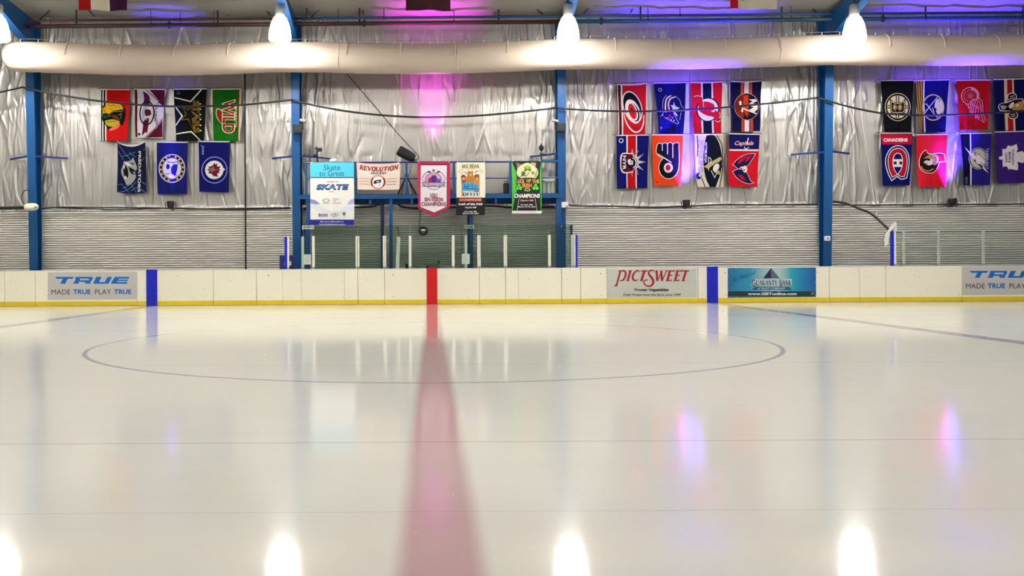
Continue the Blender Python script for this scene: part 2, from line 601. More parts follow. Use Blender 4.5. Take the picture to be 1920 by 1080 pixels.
class Art:
    """artwork drawn in picture units (y down); each call is one printed layer"""

    def __init__(self, ox=0, oy=0, s=1.0):
        self.o, self.s, self.L, self.sm = (ox, oy), s, [], False

    def zoom(self, ox, oy, s):
        self.o, self.s = (ox, oy), s
        return self

    def put(self, col, tris):
        self.L.append((col, [[(self.o[0] + p[0] / self.s, self.o[1] + p[1] / self.s) for p in t] for t in tris]))
        return self

    def soft(self, on=True):
        self.sm = on
        return self

    def poly(self, col, *pts):
        return self.put(col, fill(soften(pts, True) if self.sm and len(pts) > 4 else pts))

    def rect(self, col, x0, y0, x1, y1):
        return self.put(col, fill([(x0, y0), (x1, y0), (x1, y1), (x0, y1)]))

    def ell(self, col, cx, cy, rx, ry, rot=0):
        return self.put(col, fill(oval(cx, cy, rx, ry, rot)))

    def ring(self, col, cx, cy, rx, ry, wd, rot=0):
        return self.put(col, strip(oval(cx, cy, rx, ry, rot, 36), wd, True))

    def arc(self, col, cx, cy, rx, ry, wd, a0, a1, rot=0):
        return self.put(col, strip(oval(cx, cy, rx, ry, rot, 20, a0, a1), wd))

    def line(self, col, wd, *pts, closed=False):
        pts = list(pts)
        if self.sm and len(pts) > 3:
            if isinstance(wd, list):
                q = soften(pts, False)
                m = (len(q) - 1) / (len(pts) - 1)
                wd = [float(np.interp(i / m, range(len(wd)), wd)) for i in range(len(q))]
                pts = q
            else:
                pts = soften(pts, closed)
        return self.put(col, strip(pts, wd, closed))

    def lines(self, col, wd, *segs):
        t = []
        for s_ in segs:
            t += strip(soften(list(s_), False) if self.sm and len(s_) > 2 else list(s_), wd)
        return self.put(col, t)

    def text(self, col, s, cx, cy, wd, ht, rot=0, bold=0.012, shear=0.0, arch=0.0):
        """fit the word into wd x ht centred on (cx, cy); rot 90 reads downward"""
        T, (x0, x1, y0, y1) = text_tris(s, bold)
        sx, sy = wd / (x1 - x0), ht / (y1 - y0)
        c, sn = math.cos(math.radians(rot)), math.sin(math.radians(rot))
        out = []
        for t in T:
            tri = []
            for x, y in t:
                lx = (x - (x0 + x1) / 2) * sx
                ly = -(y - (y0 + y1) / 2) * sy
                ly -= arch * (2 * lx / wd) ** 2
                lx -= shear * ly
                tri.append((cx + lx * c - ly * sn, cy + lx * sn + ly * c))
            out.append(tri)
        return self.put(col, out)

    def slab(self, col, s, cx, cy, wd, ht, thick=0.2, thin=0.13, serif=0.3, shear=0.0, arch=0.0):
        x = 0
        tr = []
        for ch in s:
            adv, st, sf = GLY[ch]
            for k, pts in st:
                tr += strip([(x + p[0], p[1]) for p in pts], thick if k else thin)
            for (a, b) in sf:
                yy = b + (thin * 0.35 if b == 0 else -thin * 0.35)
                tr += strip([(x + a - serif / 2, yy), (x + a + serif / 2, yy)], thin * 0.7)
            x += adv + 0.06
        tot = x - 0.06
        out = []
        for t in tr:
            tri = []
            for (a, b) in t:
                lx = (a / tot - 0.5) * wd
                ly = -(b - 0.5) * ht
                ly -= arch * (2 * lx / wd) ** 2
                lx -= shear * ly
                tri.append((cx + lx, cy + ly))
            out.append(tri)
        return self.put(col, out)


def cloth(name, art, quad, Y, parent, nu=8, nv=10, wave=0.012, sag=0.0, seed=0, shape=None, base=(255, 255, 255), matfn=fabric, step=0.0006, thick=0.004, bulge=0.0, special=None):
    """a sheet through the four picture corners (tl, tr, br, bl) at distance Y, printed with the artwork"""
    tl, tr, br, bl = [Vector((q[0], q[1])) for q in quad]

    def uv(p):
        yt, yb = (tl.y + tr.y) / 2, (bl.y + br.y) / 2
        v = (p[1] - yt) / (yb - yt)
        for _ in range(3):
            xl, xr = tl.x + (bl.x - tl.x) * v, tr.x + (br.x - tr.x) * v
            u = (p[0] - xl) / (xr - xl)
            yt2, yb2 = tl.y + (tr.y - tl.y) * u, bl.y + (br.y - bl.y) * u
            v = (p[1] - yt2) / (yb2 - yt2)
        return u, v

    r = random.Random(seed)
    ph = [r.uniform(0, 6.28) for _ in range(6)]
    P = {}
    for i in range(nu + 1):
        for j in range(nv + 1):
            u, v = i / nu, j / nv
            q = (tl * (1 - u) + tr * u) * (1 - v) + (bl * (1 - u) + br * u) * v
            p = at(q.x, q.y, Y)
            dy = wave * (math.sin(u * 7 + ph[0] + v * 1.5) * (0.35 + 0.65 * v) + 0.6 * math.sin(u * 13 + ph[1] - v * 3) * v + 0.5 * math.sin(v * 6 + ph[2]))
            dz = -sag * 4 * u * (1 - u) * (1 - v) ** 2 - sag * 0.3 * 4 * u * (1 - u) * v
            dx = 0.006 * math.sin(v * 5 + ph[3]) * (wave > 0)
            P[i, j] = Vector((p.x + dx, p.y - abs(wave) * 1.2 + dy - bulge * v, p.z + dz))

    mats, midx = [], {}

    def mi(col):
        if col not in midx:
            midx[col] = len(mats)
            mats.append(special[col] if special and col in special else matfn(col))
        return midx[col]

    bm = bmesh.new()
    layers = [(base, fill(shape) if shape else [[tuple(tl), tuple(tr), tuple(br)], [tuple(tl), tuple(br), tuple(bl)]])] + art.L
    ZS = 10.0
    for li, (col, tris) in enumerate(layers):
        k = mi(col)
        for t in tris:
            uvs = [uv(p) for p in t]
            if li:
                uvs = [(min(max(a, 0.0), 1.0), min(max(b, 0.0), 1.0)) for a, b in uvs]
            a = (uvs[1][0] - uvs[0][0]) * (uvs[2][1] - uvs[0][1]) - (uvs[2][0] - uvs[0][0]) * (uvs[1][1] - uvs[0][1])
            if abs(a) < 1e-9:
                continue
            vs = [bm.verts.new((a_ * nu, b_ * nv, li * ZS)) for a_, b_ in uvs]
            f = bm.faces.new(vs)
            f.material_index = k
    cuts = [((c, 0, 0), (1, 0, 0)) for c in range(1, nu)] + [((0, c, 0), (0, 1, 0)) for c in range(1, nv)]
    if wave or sag:
        cuts += [((c, 0, 0), (1, 1, 0)) for c in range(1, nu + nv)]
    for co, no in cuts:
        bmesh.ops.bisect_plane(bm, geom=bm.verts[:] + bm.edges[:] + bm.faces[:], plane_co=co, plane_no=Vector(no).normalized(), dist=1e-5)
    bmesh.ops.remove_doubles(bm, verts=bm.verts, dist=2e-4)
    bfaces = [f for f in bm.faces if all(abs(v.co.z) < 1 for v in f.verts)]
    vmap = {}
    for f in bfaces:
        for v in f.verts:
            if v not in vmap:
                vmap[v] = bm.verts.new((v.co.x, v.co.y, -ZS))
    edges = [e for e in {e for f in bfaces for e in f.edges} if len(e.link_faces) == 1]
    for f in bfaces:
        bm.faces.new([vmap[v] for v in reversed(f.verts)])
    for e in edges:
        bm.faces.new([e.verts[0], e.verts[1], vmap[e.verts[1]], vmap[e.verts[0]]])
    for v in bm.verts:
        u, vv, li = v.co.x, v.co.y, round(v.co.z / ZS)
        i = min(max(int(math.floor(u + 1e-7)), 0), nu - 1)
        j = min(max(int(math.floor(vv + 1e-7)), 0), nv - 1)
        fu, fv = u - i, vv - j
        a, b, c, d = P[i, j], P[i + 1, j], P[i + 1, j + 1], P[i, j + 1]
        p = a + (b - a) * fu + (d - a) * fv if fu + fv <= 1 else c + (d - c) * (1 - fu) + (b - c) * (1 - fv)
        v.co = (p.x, p.y - li * step if li >= 0 else p.y + thick, p.z)
    bmesh.ops.recalc_face_normals(bm, faces=bm.faces)
    me = bpy.data.meshes.new(name)
    bm.to_mesh(me)
    bm.free()
    o = link_mesh(name, me, mats, parent, smooth=False)
    hem = [P[i, 0] for i in range(nu + 1)]
    return o, hem, P


# ================================================================== the setting
mb = MB()
mb.box(-26, 30, -1.5, BOARD_Y + 0.03, -0.2, 0.0)
tag(mb.build('floor', M_ICE), kind='structure')
mb = MB()
mb.box(-26, 30, BOARD_Y + 0.03, WALL_Y + 0.2, -0.2, 0.0)
tag(mb.build('floor_walkway', M_CONC), kind='structure')

Z_FOIL = at(808, 391, WALL_Y).z
Z_EAVE = 8.5
# ribbed lower wall
prof, pitch, z = [], 0.0672, 0.0
while z < Z_FOIL + 0.1:
    for dy, dz in ((-0.038, 0.0), (-0.047, 0.006), (-0.052, 0.016), (-0.051, 0.027), (-0.044, 0.036), (0.05, 0.037), (0.05, 0.066)):
        prof.append((dy, z + dz))
    z += pitch
mb = MB()
n = len(prof)
vs = [(x, WALL_Y + 0.03 + p[0], p[1]) for x in (-22, 26) for p in prof]
mb.add(vs, [(i, i + 1, n + i + 1, n + i) for i in range(n - 1)])
mb.box(-22, 26, WALL_Y + 0.10, WALL_Y + 0.2, 0, Z_FOIL)
tag(mb.build('wall_back', M_CORR), kind='structure')

# foil insulation: a hanging sheet full of folds that run from the pinned rows
xs = np.arange(-18.0, 25.01, 0.018)
zs = np.concatenate([np.arange(Z_FOIL - 0.02, 7.4, 0.045), np.arange(7.4, 8.7, 0.06)])
GX, GZ = np.meshgrid(xs, zs, indexing='ij')
D = np.zeros_like(GX)
pins = [Z_FOIL, 4.35, 5.85, 7.3, 8.5]
colx = [-11.5, -3.95, 3.82, 11.45]
for k in range(2300):
    x0 = RNG.uniform(-18, 25)
    if RNG.random() < 0.45:
        x0 = colx[RNG.integers(0, 4)] + RNG.normal(0, 1) * 0.9
    z0 = pins[RNG.integers(0, 5)] + RNG.normal(0, 0.05)
    ln = RNG.uniform(0.35, 1.5) * (1 if RNG.random() < 0.55 else -1)
    slope = RNG.normal(0, 0.16)
    wd = RNG.uniform(0.014, 0.055)
    ht = RNG.uniform(0.010, 0.046) * (1 if RNG.random() < 0.7 else -0.7)
    bend = RNG.normal(0, 0.10)
    zl, zh = min(z0, z0 + ln), max(z0, z0 + ln)
    jz = np.where((zs >= zl) & (zs <= zh))[0]
    if len(jz) < 2:
        continue
    t = (zs[jz] - z0) / ln
    xc = x0 + slope * (zs[jz] - z0) + bend * t * t
    i0, i1 = np.searchsorted(xs, [xc.min() - 5 * wd, xc.max() + 5 * wd])
    if i1 - i0 < 2:
        continue
    s_ = (xs[i0:i1, None] - xc[None, :]) / (wd * (0.5 + 0.9 * t[None, :]))
    f_ = np.exp(-np.abs(s_) ** 1.35) * np.clip(t * 6, 0, 1)[None, :] * (1 - t[None, :] ** 2)
    D[i0:i1, jz[0]:jz[-1] + 1] += ht * f_
# long soft waves and lapped sheet edges
D += 0.012 * np.sin(GX * 5.1 + 0.8 * np.sin(GZ * 1.3)) * (0.5 + 0.5 * np.sin(GX * 0.9))
for xe in np.arange(-18, 25, 1.22):
    D += 0.016 * np.clip(1 - np.abs(GX - xe - 0.02) / 0.03, 0, 1)
for zp in pins[1:3]:
    D -= 0.006 * np.exp(-((GZ - zp - 0.05 * np.sin(GX * 2.3 + zp)) / 0.06) ** 2) * (0.5 + 0.5 * np.sin(GX * 5.7))
D += 0.05 * np.exp(-((GZ - Z_FOIL - 0.03) / 0.05) ** 2) * (0.6 + 0.5 * np.sin(GX * 9) * np.sin(GX * 3.7))
D = np.clip(D, -0.05, 0.085)
grid_mesh('wall_back_lining', xs, zs, lambda X, Z: (X, WALL_Y - D, Z), M_FOIL, kind='structure')

# roof lining sagging between the purlins
xs2 = np.arange(-24, 28.1, 0.3)
ys2 = np.concatenate([np.arange(-2.0, 23.5, 0.3), np.arange(23.5, 27.41, 0.06)])
D2 = RNG.normal(0, 1, (len(xs2), len(ys2)))


def roof(X, Y):
    t = WALL_Y - Y
    sag = 0.16 * np.abs(np.sin(PI * t / 1.3)) ** 0.8 * (0.8 + 0.25 * np.sin(X * 0.82 + 1.0))
    return X, Y, Z_EAVE + t / 12 - sag + 0.02 * np.sin(X * 4.1 + Y * 2) + 0.015 * np.sin(X * 9.3 - Y * 5)


grid_mesh('ceiling', xs2, ys2, roof, M_CEIL, kind='structure')


def roof_z(Y):
    return Z_EAVE + (WALL_Y - Y) / 12


# ================================================================== steel frames
def frame_column(xface0, xface1, label, braces):
    x0, x1 = at(xface0, 400, COLF_Y + 0.15).x, at(xface1, 400, COLF_Y + 0.15).x
    xm = (x0 + x1) / 2
    hw = 0.12
    t = thing('steel_column', label, 'column', (xm, 27.0, 0))
    front = [(26.86, 0), (26.60, 7.05), (26.25, 7.55), (24.4, 8.05), (20.0, 8.55), (14.0, 9.0)]
    th = 0.02
    mb = MB()
    for (a, b) in zip(front, front[1:]):
        mb.add([(xm + sx * hw, y + dy, z) for (y, z) in (a, b) for dy in (0, th) for sx in (-1, 1)],
               [(0, 1, 3, 2), (4, 6, 7, 5), (0, 4, 5, 1), (2, 3, 7, 6), (0, 2, 6, 4), (1, 5, 7, 3)])
    mb.build('front_flange', M_BLUE, t)
    mb = MB()
    topl = [(14.0, roof_z(14.0) - 0.25), (20, roof_z(20) - 0.25), (24.4, roof_z(24.4) - 0.25), (26.6, roof_z(26.6) - 0.22), (27.1, 8.3), (27.1, 0)]
    mb.prism([(y + 0.02, z) for y, z in front] + topl, 'X', xm - 0.008, xm + 0.008)
    mb.build('web', M_BLUE, t)
    MB().box(xm - hw, xm + hw, 27.10, 27.12, 0, 8.3).build('back_flange', M_BLUE, t)
    MB().box(xm - 0.16, xm + 0.16, 26.78, 27.16, 0, 0.03).build('base_plate', M_BLUE, t)
    for (a, b) in braces:
        pa, pb = at(a[0], a[1], COLF_Y + 0.18), at(b[0], b[1], WALL_Y - 0.10)
        MB().bar(pa, pb, 0.05, 0.05).build('flange_brace', M_NAVY, t)
    return t


frame_column(54, 68, 'blue tapered steel column at the far left, white horn fixed to it',
             [((52, 293), (20, 299)), ((66, 293), (127, 297))])
frame_column(549, 563, 'blue steel column left of the scorer platform, black speaker on it',
             [((550, 293), (511, 297)), ((564, 292), (622, 298))])
frame_column(1046, 1060, 'blue steel column right of the scorer platform, pink light on it',
             [((1048, 288), (994, 294))])
frame_column(1545, 1560, 'blue steel column between the two right groups of flags',
             [((1546, 285), (1483, 290)), ((1560, 284), (1592, 288))])

# ================================================================== rink boards
ZB = at(808, 503.3, BOARD_Y).z
SEAMS = [-420, 9, 66, 400, 481, 671, 721, 899, 948, 1053, 1089, 1309, 1555, 1612, 1661, 1804, 2340]
GROOVES = {1: [], 2: [258], 4: [530, 565, 646], 8: [972], 10: [1138], 14: [], 15: []}
BLAB = ['cream rink board panel running out of the left edge of the frame',
        'narrow cream rink board panel below the far left blue column',
        'long cream rink board panel carrying the left blue stripe and grey advert',
        'plain cream rink board panel below the thin black wall pipe',
        'cream rink board panel below the left end of the scorer platform',
        'narrow cream gate panel left of the red centre stripe',
        'scuffed cream rink board panel carrying the red centre stripe',
        'narrow cream gate panel right of the red centre stripe',
        'cream rink board panel under the right end of the penalty glass',
        'narrow cream board panel right under the blue end post of the penalty glass',
        'cream rink board panel behind the red lettered vegetable advert',
        'cream rink board panel carrying the right blue stripe and bank advert',
        'cream rink board panel just right of the bank advert',
        'narrow cream gate panel under the right hand bench glass end post',
        'plain cream rink board panel under the right bench glass',
        'cream rink board panel running out of the right edge of the frame']


def bx(px):
    return at(px, 540, BOARD_Y).x


for i, (a, b) in enumerate(zip(SEAMS, SEAMS[1:])):
    x0, x1 = bx(a) + 0.006, bx(b) - 0.006
    t = thing('rink_board', BLAB[i], 'rink board', ((x0 + x1) / 2, BOARD_Y + 0.05, 0), 'rink board panels along the far side')
    edges = [x0] + [bx(g) for g in GROOVES.get(i, [])] + [x1]
    mb = MB()
    for k, (p, q) in enumerate(zip(edges, edges[1:])):
        mb.box(p + (0.003 if k else 0), q - (0.003 if k < len(edges) - 2 else 0), BOARD_Y, BOARD_Y + 0.09, 0.13, ZB - 0.02)
        mb.box(p, q, BOARD_Y + 0.012, BOARD_Y + 0.08, 0.001, 0.13)
    mb.build('panel', M_BOARD, t, bevel=0.003)
    mb = MB()
    for k, (p, q) in enumerate(zip(edges, edges[1:])):
        mb.box(p + (0.002 if k else 0), q - (0.002 if k < len(edges) - 2 else 0), BOARD_Y - 0.012, BOARD_Y + 0.012, 0.012, 0.135)
    mb.build('kick_plate', M_YELLOW, t, bevel=0.004)
    MB().box(x0, x1, BOARD_Y - 0.004, BOARD_Y + 0.10, ZB - 0.02, ZB).build('cap_rail', M_WHITE, t, bevel=0.004)
    for (p, q, m) in ((274.5, 295, M_STRIPE_B), (800, 820, M_STRIPE_R), (1325.5, 1346, M_STRIPE_B)):
        if a < p < b:
            s_ = MB().box(bx(p), bx(q), BOARD_Y - 0.015, BOARD_Y + 0.10, 0.002, ZB + 0.012).build('line_stripe', m, t)
            s_['label'] = 'red painted centre line stripe' if m is M_STRIPE_R else 'blue painted line stripe'

# ------------------------------------------------------------------ adverts on the boards
def advert(label, quad, art, base, Y=BOARD_Y - 0.006, special=None, grp='adverts on the rink boards'):
    c = at((quad[0][0] + quad[1][0]) / 2, quad[2][1], Y)
    t = thing('advert_sign', label, 'advert sign', (c.x, Y, c.z), grp)
    cloth('sign_face', art, quad, Y, t, 1, 1, 0.0, base=base, matfn=vinyl, thick=0.003, step=0.0003, special=special)
    return t


BLU, BLU2, DKG = (20, 104, 190), (10, 70, 150), (48, 50, 54)


def true_art(dx, dy):
    A = Art(dx, dy, 4.0)
    pale = (150, 205, 238)
    for (c, o) in ((pale, 3), (BLU, 0)):
        A.poly(c, (412, 157 + o), (552, 157 + o), (546, 171 + o), (508, 171 + o), (488, 208 + o), (452, 208 + o), (472, 171 + o), (426, 171 + o))
        A.poly(c, (568, 157 + o), (690, 157 + o), (698, 164 + o), (684, 190 + o), (676, 193 + o), (684, 208 + o), (644, 208 + o), (634, 194 + o), (594, 194 + o), (586, 208 + o), (548, 208 + o), (570, 170 + o), (562, 166 + o))
        A.poly(c, (722, 157 + o), (762, 157 + o), (742, 196 + o), (786, 196 + o), (806, 157 + o), (840, 157 + o), (818, 202 + o), (808, 208 + o), (706, 208 + o), (700, 202 + o))
        A.poly(c, (862, 157 + o), (972, 157 + o), (965, 170 + o), (892, 170 + o), (887, 178 + o), (960, 178 + o), (955, 188 + o), (882, 188 + o), (877, 196 + o), (958, 196 + o), (951, 208 + o), (836, 208 + o), (832, 202 + o))
    A.rect((196, 193, 188), 600, 170, 668, 182)
    A.text(DKG, 'MADE', 457, 270, 140, 37, bold=0.0)
    A.text(BLU, 'TRUE', 614, 269, 132, 37, bold=0.03)
    A.text(DKG, 'PLAY', 773, 269, 122, 37, bold=0.0)
    A.text(BLU, 'TRUE', 920, 268, 130, 37, bold=0.03)
    A.rect(DKG, 990, 281, 995, 286)
    return A


GREYAD = (198, 195, 190)
advert('grey advert reading TRUE, left of the left blue board stripe',
       [(89.5, 510.5), (256.5, 509.6), (256.5, 561.5), (89.5, 562)], true_art(0, 480), GREYAD)
advert('grey advert reading TRUE, cut by the right frame edge',
       [(1803.5, 498.6), (1971, 497.6), (1971, 552), (1803.5, 553.4)], true_art(1714.5, 468.7), GREYAD)

RED = (160, 26, 44)
A = Art(1130, 490, 9.6).soft()
A.soft(False).poly(RED, (290, 163), (352, 160), (336, 185), (266, 425), (274, 450), (200, 450), (216, 432), (236, 418), (298, 190), (282, 178))
A.soft().line(RED, [24, 30, 34, 36, 36, 34, 26, 14], (345, 172), (380, 172), (408, 192), (415, 225), (400, 285), (378, 325), (350, 345), (305, 345))
A.soft(False).poly(RED, (458, 163), (528, 163), (518, 182), (472, 340), (480, 358), (424, 358), (432, 342), (474, 186))
A.soft().line(RED, [12, 22, 26, 30, 36, 36, 34, 28, 20, 12], (665, 195), (645, 172), (612, 172), (580, 195), (552, 240), (540, 290), (552, 330), (585, 345), (615, 340), (640, 325))
A.soft(False).poly(RED, (694, 163), (808, 160), (800, 192), (772, 182), (722, 342), (730, 358), (668, 358), (676, 342), (724, 184), (698, 186), (684, 196))
A.soft().line(RED, [12, 20, 24, 28, 32, 36, 42, 44, 40, 34, 26, 24, 24, 22, 14], (932, 190), (915, 170), (878, 162), (842, 175), (828, 205), (842, 245), (885, 300), (910, 350), (905, 400), (870, 440), (815, 448), (768, 425), (742, 385), (758, 345), (812, 335))
A.soft(False).lines(RED, 40, [(968, 163), (985, 355)], [(1052, 168), (1070, 355)]).lines(RED, 17, [(985, 350), (1058, 185)], [(1070, 350), (1150, 170)])
A.line(RED, 18, (1125, 170), (1172, 168))
for e in (0, 138):
    A.line(RED, 40, (1208 + e, 168), (1165 + e, 350))
    A.lines(RED, 20, [(1180 + e, 172), (1284 + e, 172), (1278 + e, 188)], [(1190 + e, 252), (1252 + e, 252)], [(1134 + e, 347), (1228 + e, 345), (1240 + e, 328)])
A.line(RED, 22, (1412, 190), (1424, 172), (1556, 172)).line(RED, 40, (1500, 172), (1448, 345)).line(RED, 18, (1420, 350), (1480, 350))
A.ring((120, 60, 60), 1532, 342, 11, 11, 4)
A.text((20, 22, 22), 'Frozen Vegetables', 880, 518, 612, 68, bold=0.03)
A.text((40, 42, 40), 'Fresh Frozen from the Farm since 1949', 888, 600, 1030, 46, bold=0.012, shear=0.2)
advert('grey advert with red swash letters, left of the right blue stripe',
       [(1138, 504.6), (1306.5, 503.4), (1307, 558), (1138.5, 558.8)], A, (200, 202, 190))


def bank_face():
    m = bpy.data.materials.new('bank_sign_print')
    m.use_nodes = True
    nt = m.node_tree
    tc = nt.nodes.new('ShaderNodeTexCoord')
    sp = nt.nodes.new('ShaderNodeSeparateXYZ')
    rp = nt.nodes.new('ShaderNodeValToRGB')
    nt.links.new(tc.outputs['Generated'], sp.inputs[0])
    nt.links.new(sp.outputs[0], rp.inputs[0])
    cr = rp.color_ramp
    stops = [(0.0, (20, 104, 150)), (0.25, (36, 140, 176)), (0.42, (150, 186, 190)), (0.58, (178, 200, 196)), (0.72, (30, 156, 176)), (0.88, (12, 110, 170)), (1.0, (8, 86, 150))]
    cr.elements[0].position, cr.elements[0].color = stops[0][0], lin(stops[0][1])
    cr.elements[1].position, cr.elements[1].color = stops[-1][0], lin(stops[-1][1])
    for p, c in stops[1:-1]:
        cr.elements.new(p).color = lin(c)
    b = nt.nodes['Principled BSDF']
    nt.links.new(rp.outputs[0], b.inputs['Base Color'])
    b.inputs['Roughness'].default_value = 0.4
    return m


BK = (14, 24, 36)
A = Art(1340, 490, 8.727)
A.rect((24, 48, 60), 215, 490, 1658, 580)
A.rect((52, 110, 112), 215, 572, 1658, 592)
A.poly((186, 206, 208), (620, 292), (1262, 288), (1262, 400), (600, 406))
A.poly((26, 36, 56), (922, 108), (922, 278), (792, 278)).poly((90, 106, 128), (922, 108), (1066, 278), (922, 278))
for k in range(6):
    A.line((60, 72, 96), 4, (924, 150 + k * 22), (948 + k * 18, 150 + k * 22))
A.text((12, 70, 110), 'We', 330, 300, 80, 90, rot=-12, bold=-0.01, shear=0.4).text((12, 62, 100), 'Respond!', 545, 225, 265, 90, rot=-17, bold=-0.005, shear=0.4)
A.slab(BK, 'G', 640, 350, 58, 96, 0.16, 0.07, 0.2).slab(BK, 'UARANTY', 850, 352, 352, 82, 0.18, 0.07, 0.22)
A.slab(BK, 'B', 1080, 350, 50, 96, 0.16, 0.07, 0.2).slab(BK, 'ANK', 1178, 352, 148, 82, 0.18, 0.07, 0.22)
A.poly((24, 92, 138), (652, 414), (1208, 414), (1262, 470), (608, 470))
A.text((190, 210, 220), '& TRUST COMPANY', 930, 443, 450, 32, bold=0.02)
A.text((226, 230, 226), 'www.GBTonline.com', 940, 530, 800, 46, bold=0.04)
A.text((150, 165, 170), 'FDIC', 1606, 526, 56, 34, bold=0.03)
for k, (x, y) in enumerate(((222, 120), (350, 113), (476, 112), (900, 108), (1130, 108), (1515, 106), (1648, 108), (1650, 200), (1650, 345), (1650, 560), (222, 240), (222, 355), (222, 475), (352, 586), (1440, 582))):
    A.ell((225, 228, 224), x, y, 5, 6)
bank = advert('blue bank advert with a pyramid, right of the right blue stripe',
              [(1364.5, 502.6), (1530, 501.6), (1530, 556.8), (1364.5, 558.4)], A, (1, 2, 3), special={(1, 2, 3): bank_face()})

# ================================================================== flags
WHT = (236, 230, 226)
ROWS = {}


def flag(label, group, quad, art, base, Y=WALL_Y - 0.17, sag=0.0, seed=0, wave=0.014):
    tl, tr = quad[0], quad[1]
    c = at((quad[2][0] + quad[3][0]) / 2, (quad[2][1] + quad[3][1]) / 2, Y)
    t = thing('team_flag', label, 'flag', (c.x, Y, c.z), group)
    o, hem, P = cloth('flag_cloth', art, quad, Y, t, sag=sag, seed=seed, wave=wave, base=base)
    mb = MB()
    n_ = len(hem)
    vs = []
    for p in hem:
        for dy in (-0.008, 0.008):
            for dz in (-0.012, 0.014):
                vs.append((p.x, p.y + dy, p.z + dz))
    fs = []
    for i in range(n_ - 1):
        a, b = i * 4, (i + 1) * 4
        fs += [(a, b, b + 1, a + 1), (a + 2, a + 3, b + 3, b + 2), (a + 1, b + 1, b + 3, a + 3), (a, a + 2, b + 2, b)]
    fs += [(0, 1, 3, 2), tuple(4 * (n_ - 1) + k for k in (0, 2, 3, 1))]
    mb.add(vs, fs)
    h = mb.build('hem', fabric(WHT), t)
    for p in (hem[0], hem[-1]):
        ROWS.setdefault(group, []).append((p.x, p.y + 0.012, p.z + 0.032))
        MB().tube([(p.x, p.y - 0.012, p.z), (p.x, p.y, p.z + 0.03), (p.x, WALL_Y - 0.088, p.z + 0.035)], 0.011, 6).build('clip', M_GREY, t)
    return t


GL, GM, GR = 'team flags left of the platform', 'team flags right of the platform', 'team flags at the far right'
# ---- left group
A = Art(170, 150, 9).soft()
A.rect(WHT, 140, 150, 272, 1045).rect((14, 14, 16), 178, 170, 200, 1030).rect((14, 14, 16), 222, 170, 248, 1030)
BK_ = (22, 18, 18)
A.poly(BK_, (200, 455), (245, 400), (330, 368), (460, 385), (545, 430), (590, 500), (590, 620), (545, 770), (480, 730), (320, 872), (250, 750), (200, 672), (205, 580))
A.poly((224, 178, 40), (258, 395), (330, 380), (450, 397), (528, 432), (555, 492), (480, 505), (380, 525), (300, 568), (262, 555), (247, 450))
A.poly((224, 178, 40), (192, 480), (238, 452), (262, 560), (215, 572))
A.poly((30, 90, 40), (215, 600), (290, 580), (275, 645), (215, 650)).poly((126, 62, 34), (340, 600), (420, 590), (505, 670), (480, 700), (400, 650))
A.poly((190, 180, 60), (245, 690), (380, 665), (500, 705), (470, 748), (330, 788), (262, 745)).poly((236, 128, 96), (315, 840), (400, 780), (500, 730), (485, 790), (400, 845), (335, 866))
A.lines((60, 40, 20), 8, [(300, 410), (340, 440), (400, 420), (440, 470)], [(330, 500), (370, 490), (385, 500)], [(460, 430), (500, 470)], [(215, 470), (250, 560)])
A.lines((150, 160, 90), 10, [(300, 590), (380, 540), (490, 530), (560, 520)], [(470, 600), (520, 560), (510, 650)], [(300, 620), (340, 600)])
A.line((60, 90, 30), 8, (270, 710), (440, 700))
flag('red flag with a feathered head crest, black stripes down its left edge', GL, [(187, 168), (244, 168.5), (239, 264.5), (190, 264)], A, (206, 20, 20), seed=1)

A = Art(170, 150, 9).soft()
MAR, PAL = (104, 20, 52), (226, 216, 224)
A.poly(MAR, (738, 160), (785, 160), (795, 965), (752, 958)).poly(MAR, (985, 158), (1258, 158), (1240, 445), (1195, 415)).poly(MAR, (945, 975), (1228, 965), (1216, 680), (1130, 800))
A.lines((40, 20, 46), 12, [(935, 162), (1212, 432)], [(930, 968), (1110, 800), (1212, 660)])
A.poly((96, 40, 92), (878, 185), (985, 268), (998, 425), (945, 432), (888, 440), (898, 300)).poly(MAR, (890, 780), (900, 690), (995, 640), (982, 780), (960, 905), (932, 880), (870, 945))
A.ring((34, 26, 40), 952, 560, 120, 200, 22).ell((176, 186, 208), 925, 560, 62, 120).poly(MAR, (925, 495), (1010, 505), (1032, 580), (955, 640), (910, 540)).line((230, 226, 232), 16, (900, 640), (990, 610))
A.text((50, 34, 48), 'COLORADO', 1098, 585, 420, 46, rot=90, bold=0.02, arch=50)
A.ell((80, 60, 80), 825, 915, 22, 24)
flag('maroon and white flag with a ringed letter A crest, second in the left top row', GL, [(251, 167.5), (309, 168), (305, 259), (254.5, 258)], A, PAL, seed=2)

A = Art(310, 150, 9).soft()
GLD = (140, 116, 36)
A.soft(False)
A.lines((232, 230, 216), 20, [(160, 298), (435, 365), (612, 165)], [(165, 440), (290, 612), (175, 765)], [(180, 912), (435, 872), (600, 1045)])
A.line(GLD, 13, (300, 465), (395, 505), (455, 430), (458, 550), (592, 630), (455, 648), (480, 850), (385, 660), (275, 680), (355, 580), closed=True)
A.text((188, 150, 40), 'STARS', 525, 620, 540, 100, rot=90, bold=0.03).text((70, 52, 14), 'STARS', 525, 620, 530, 92, rot=90, bold=-0.012)
for y in (405, 495, 583, 668, 765, 855):
    A.poly((236, 232, 220), (582, y + 14), (614, y), (582, y - 16))
A.ring((110, 112, 120), 225, 222, 22, 22, 10)
flag('black flag with white star lines and gold vertical lettering', GL, [(326, 167.5), (388.5, 167), (382.5, 265), (330, 264.5)], A, (12, 20, 16), seed=3)

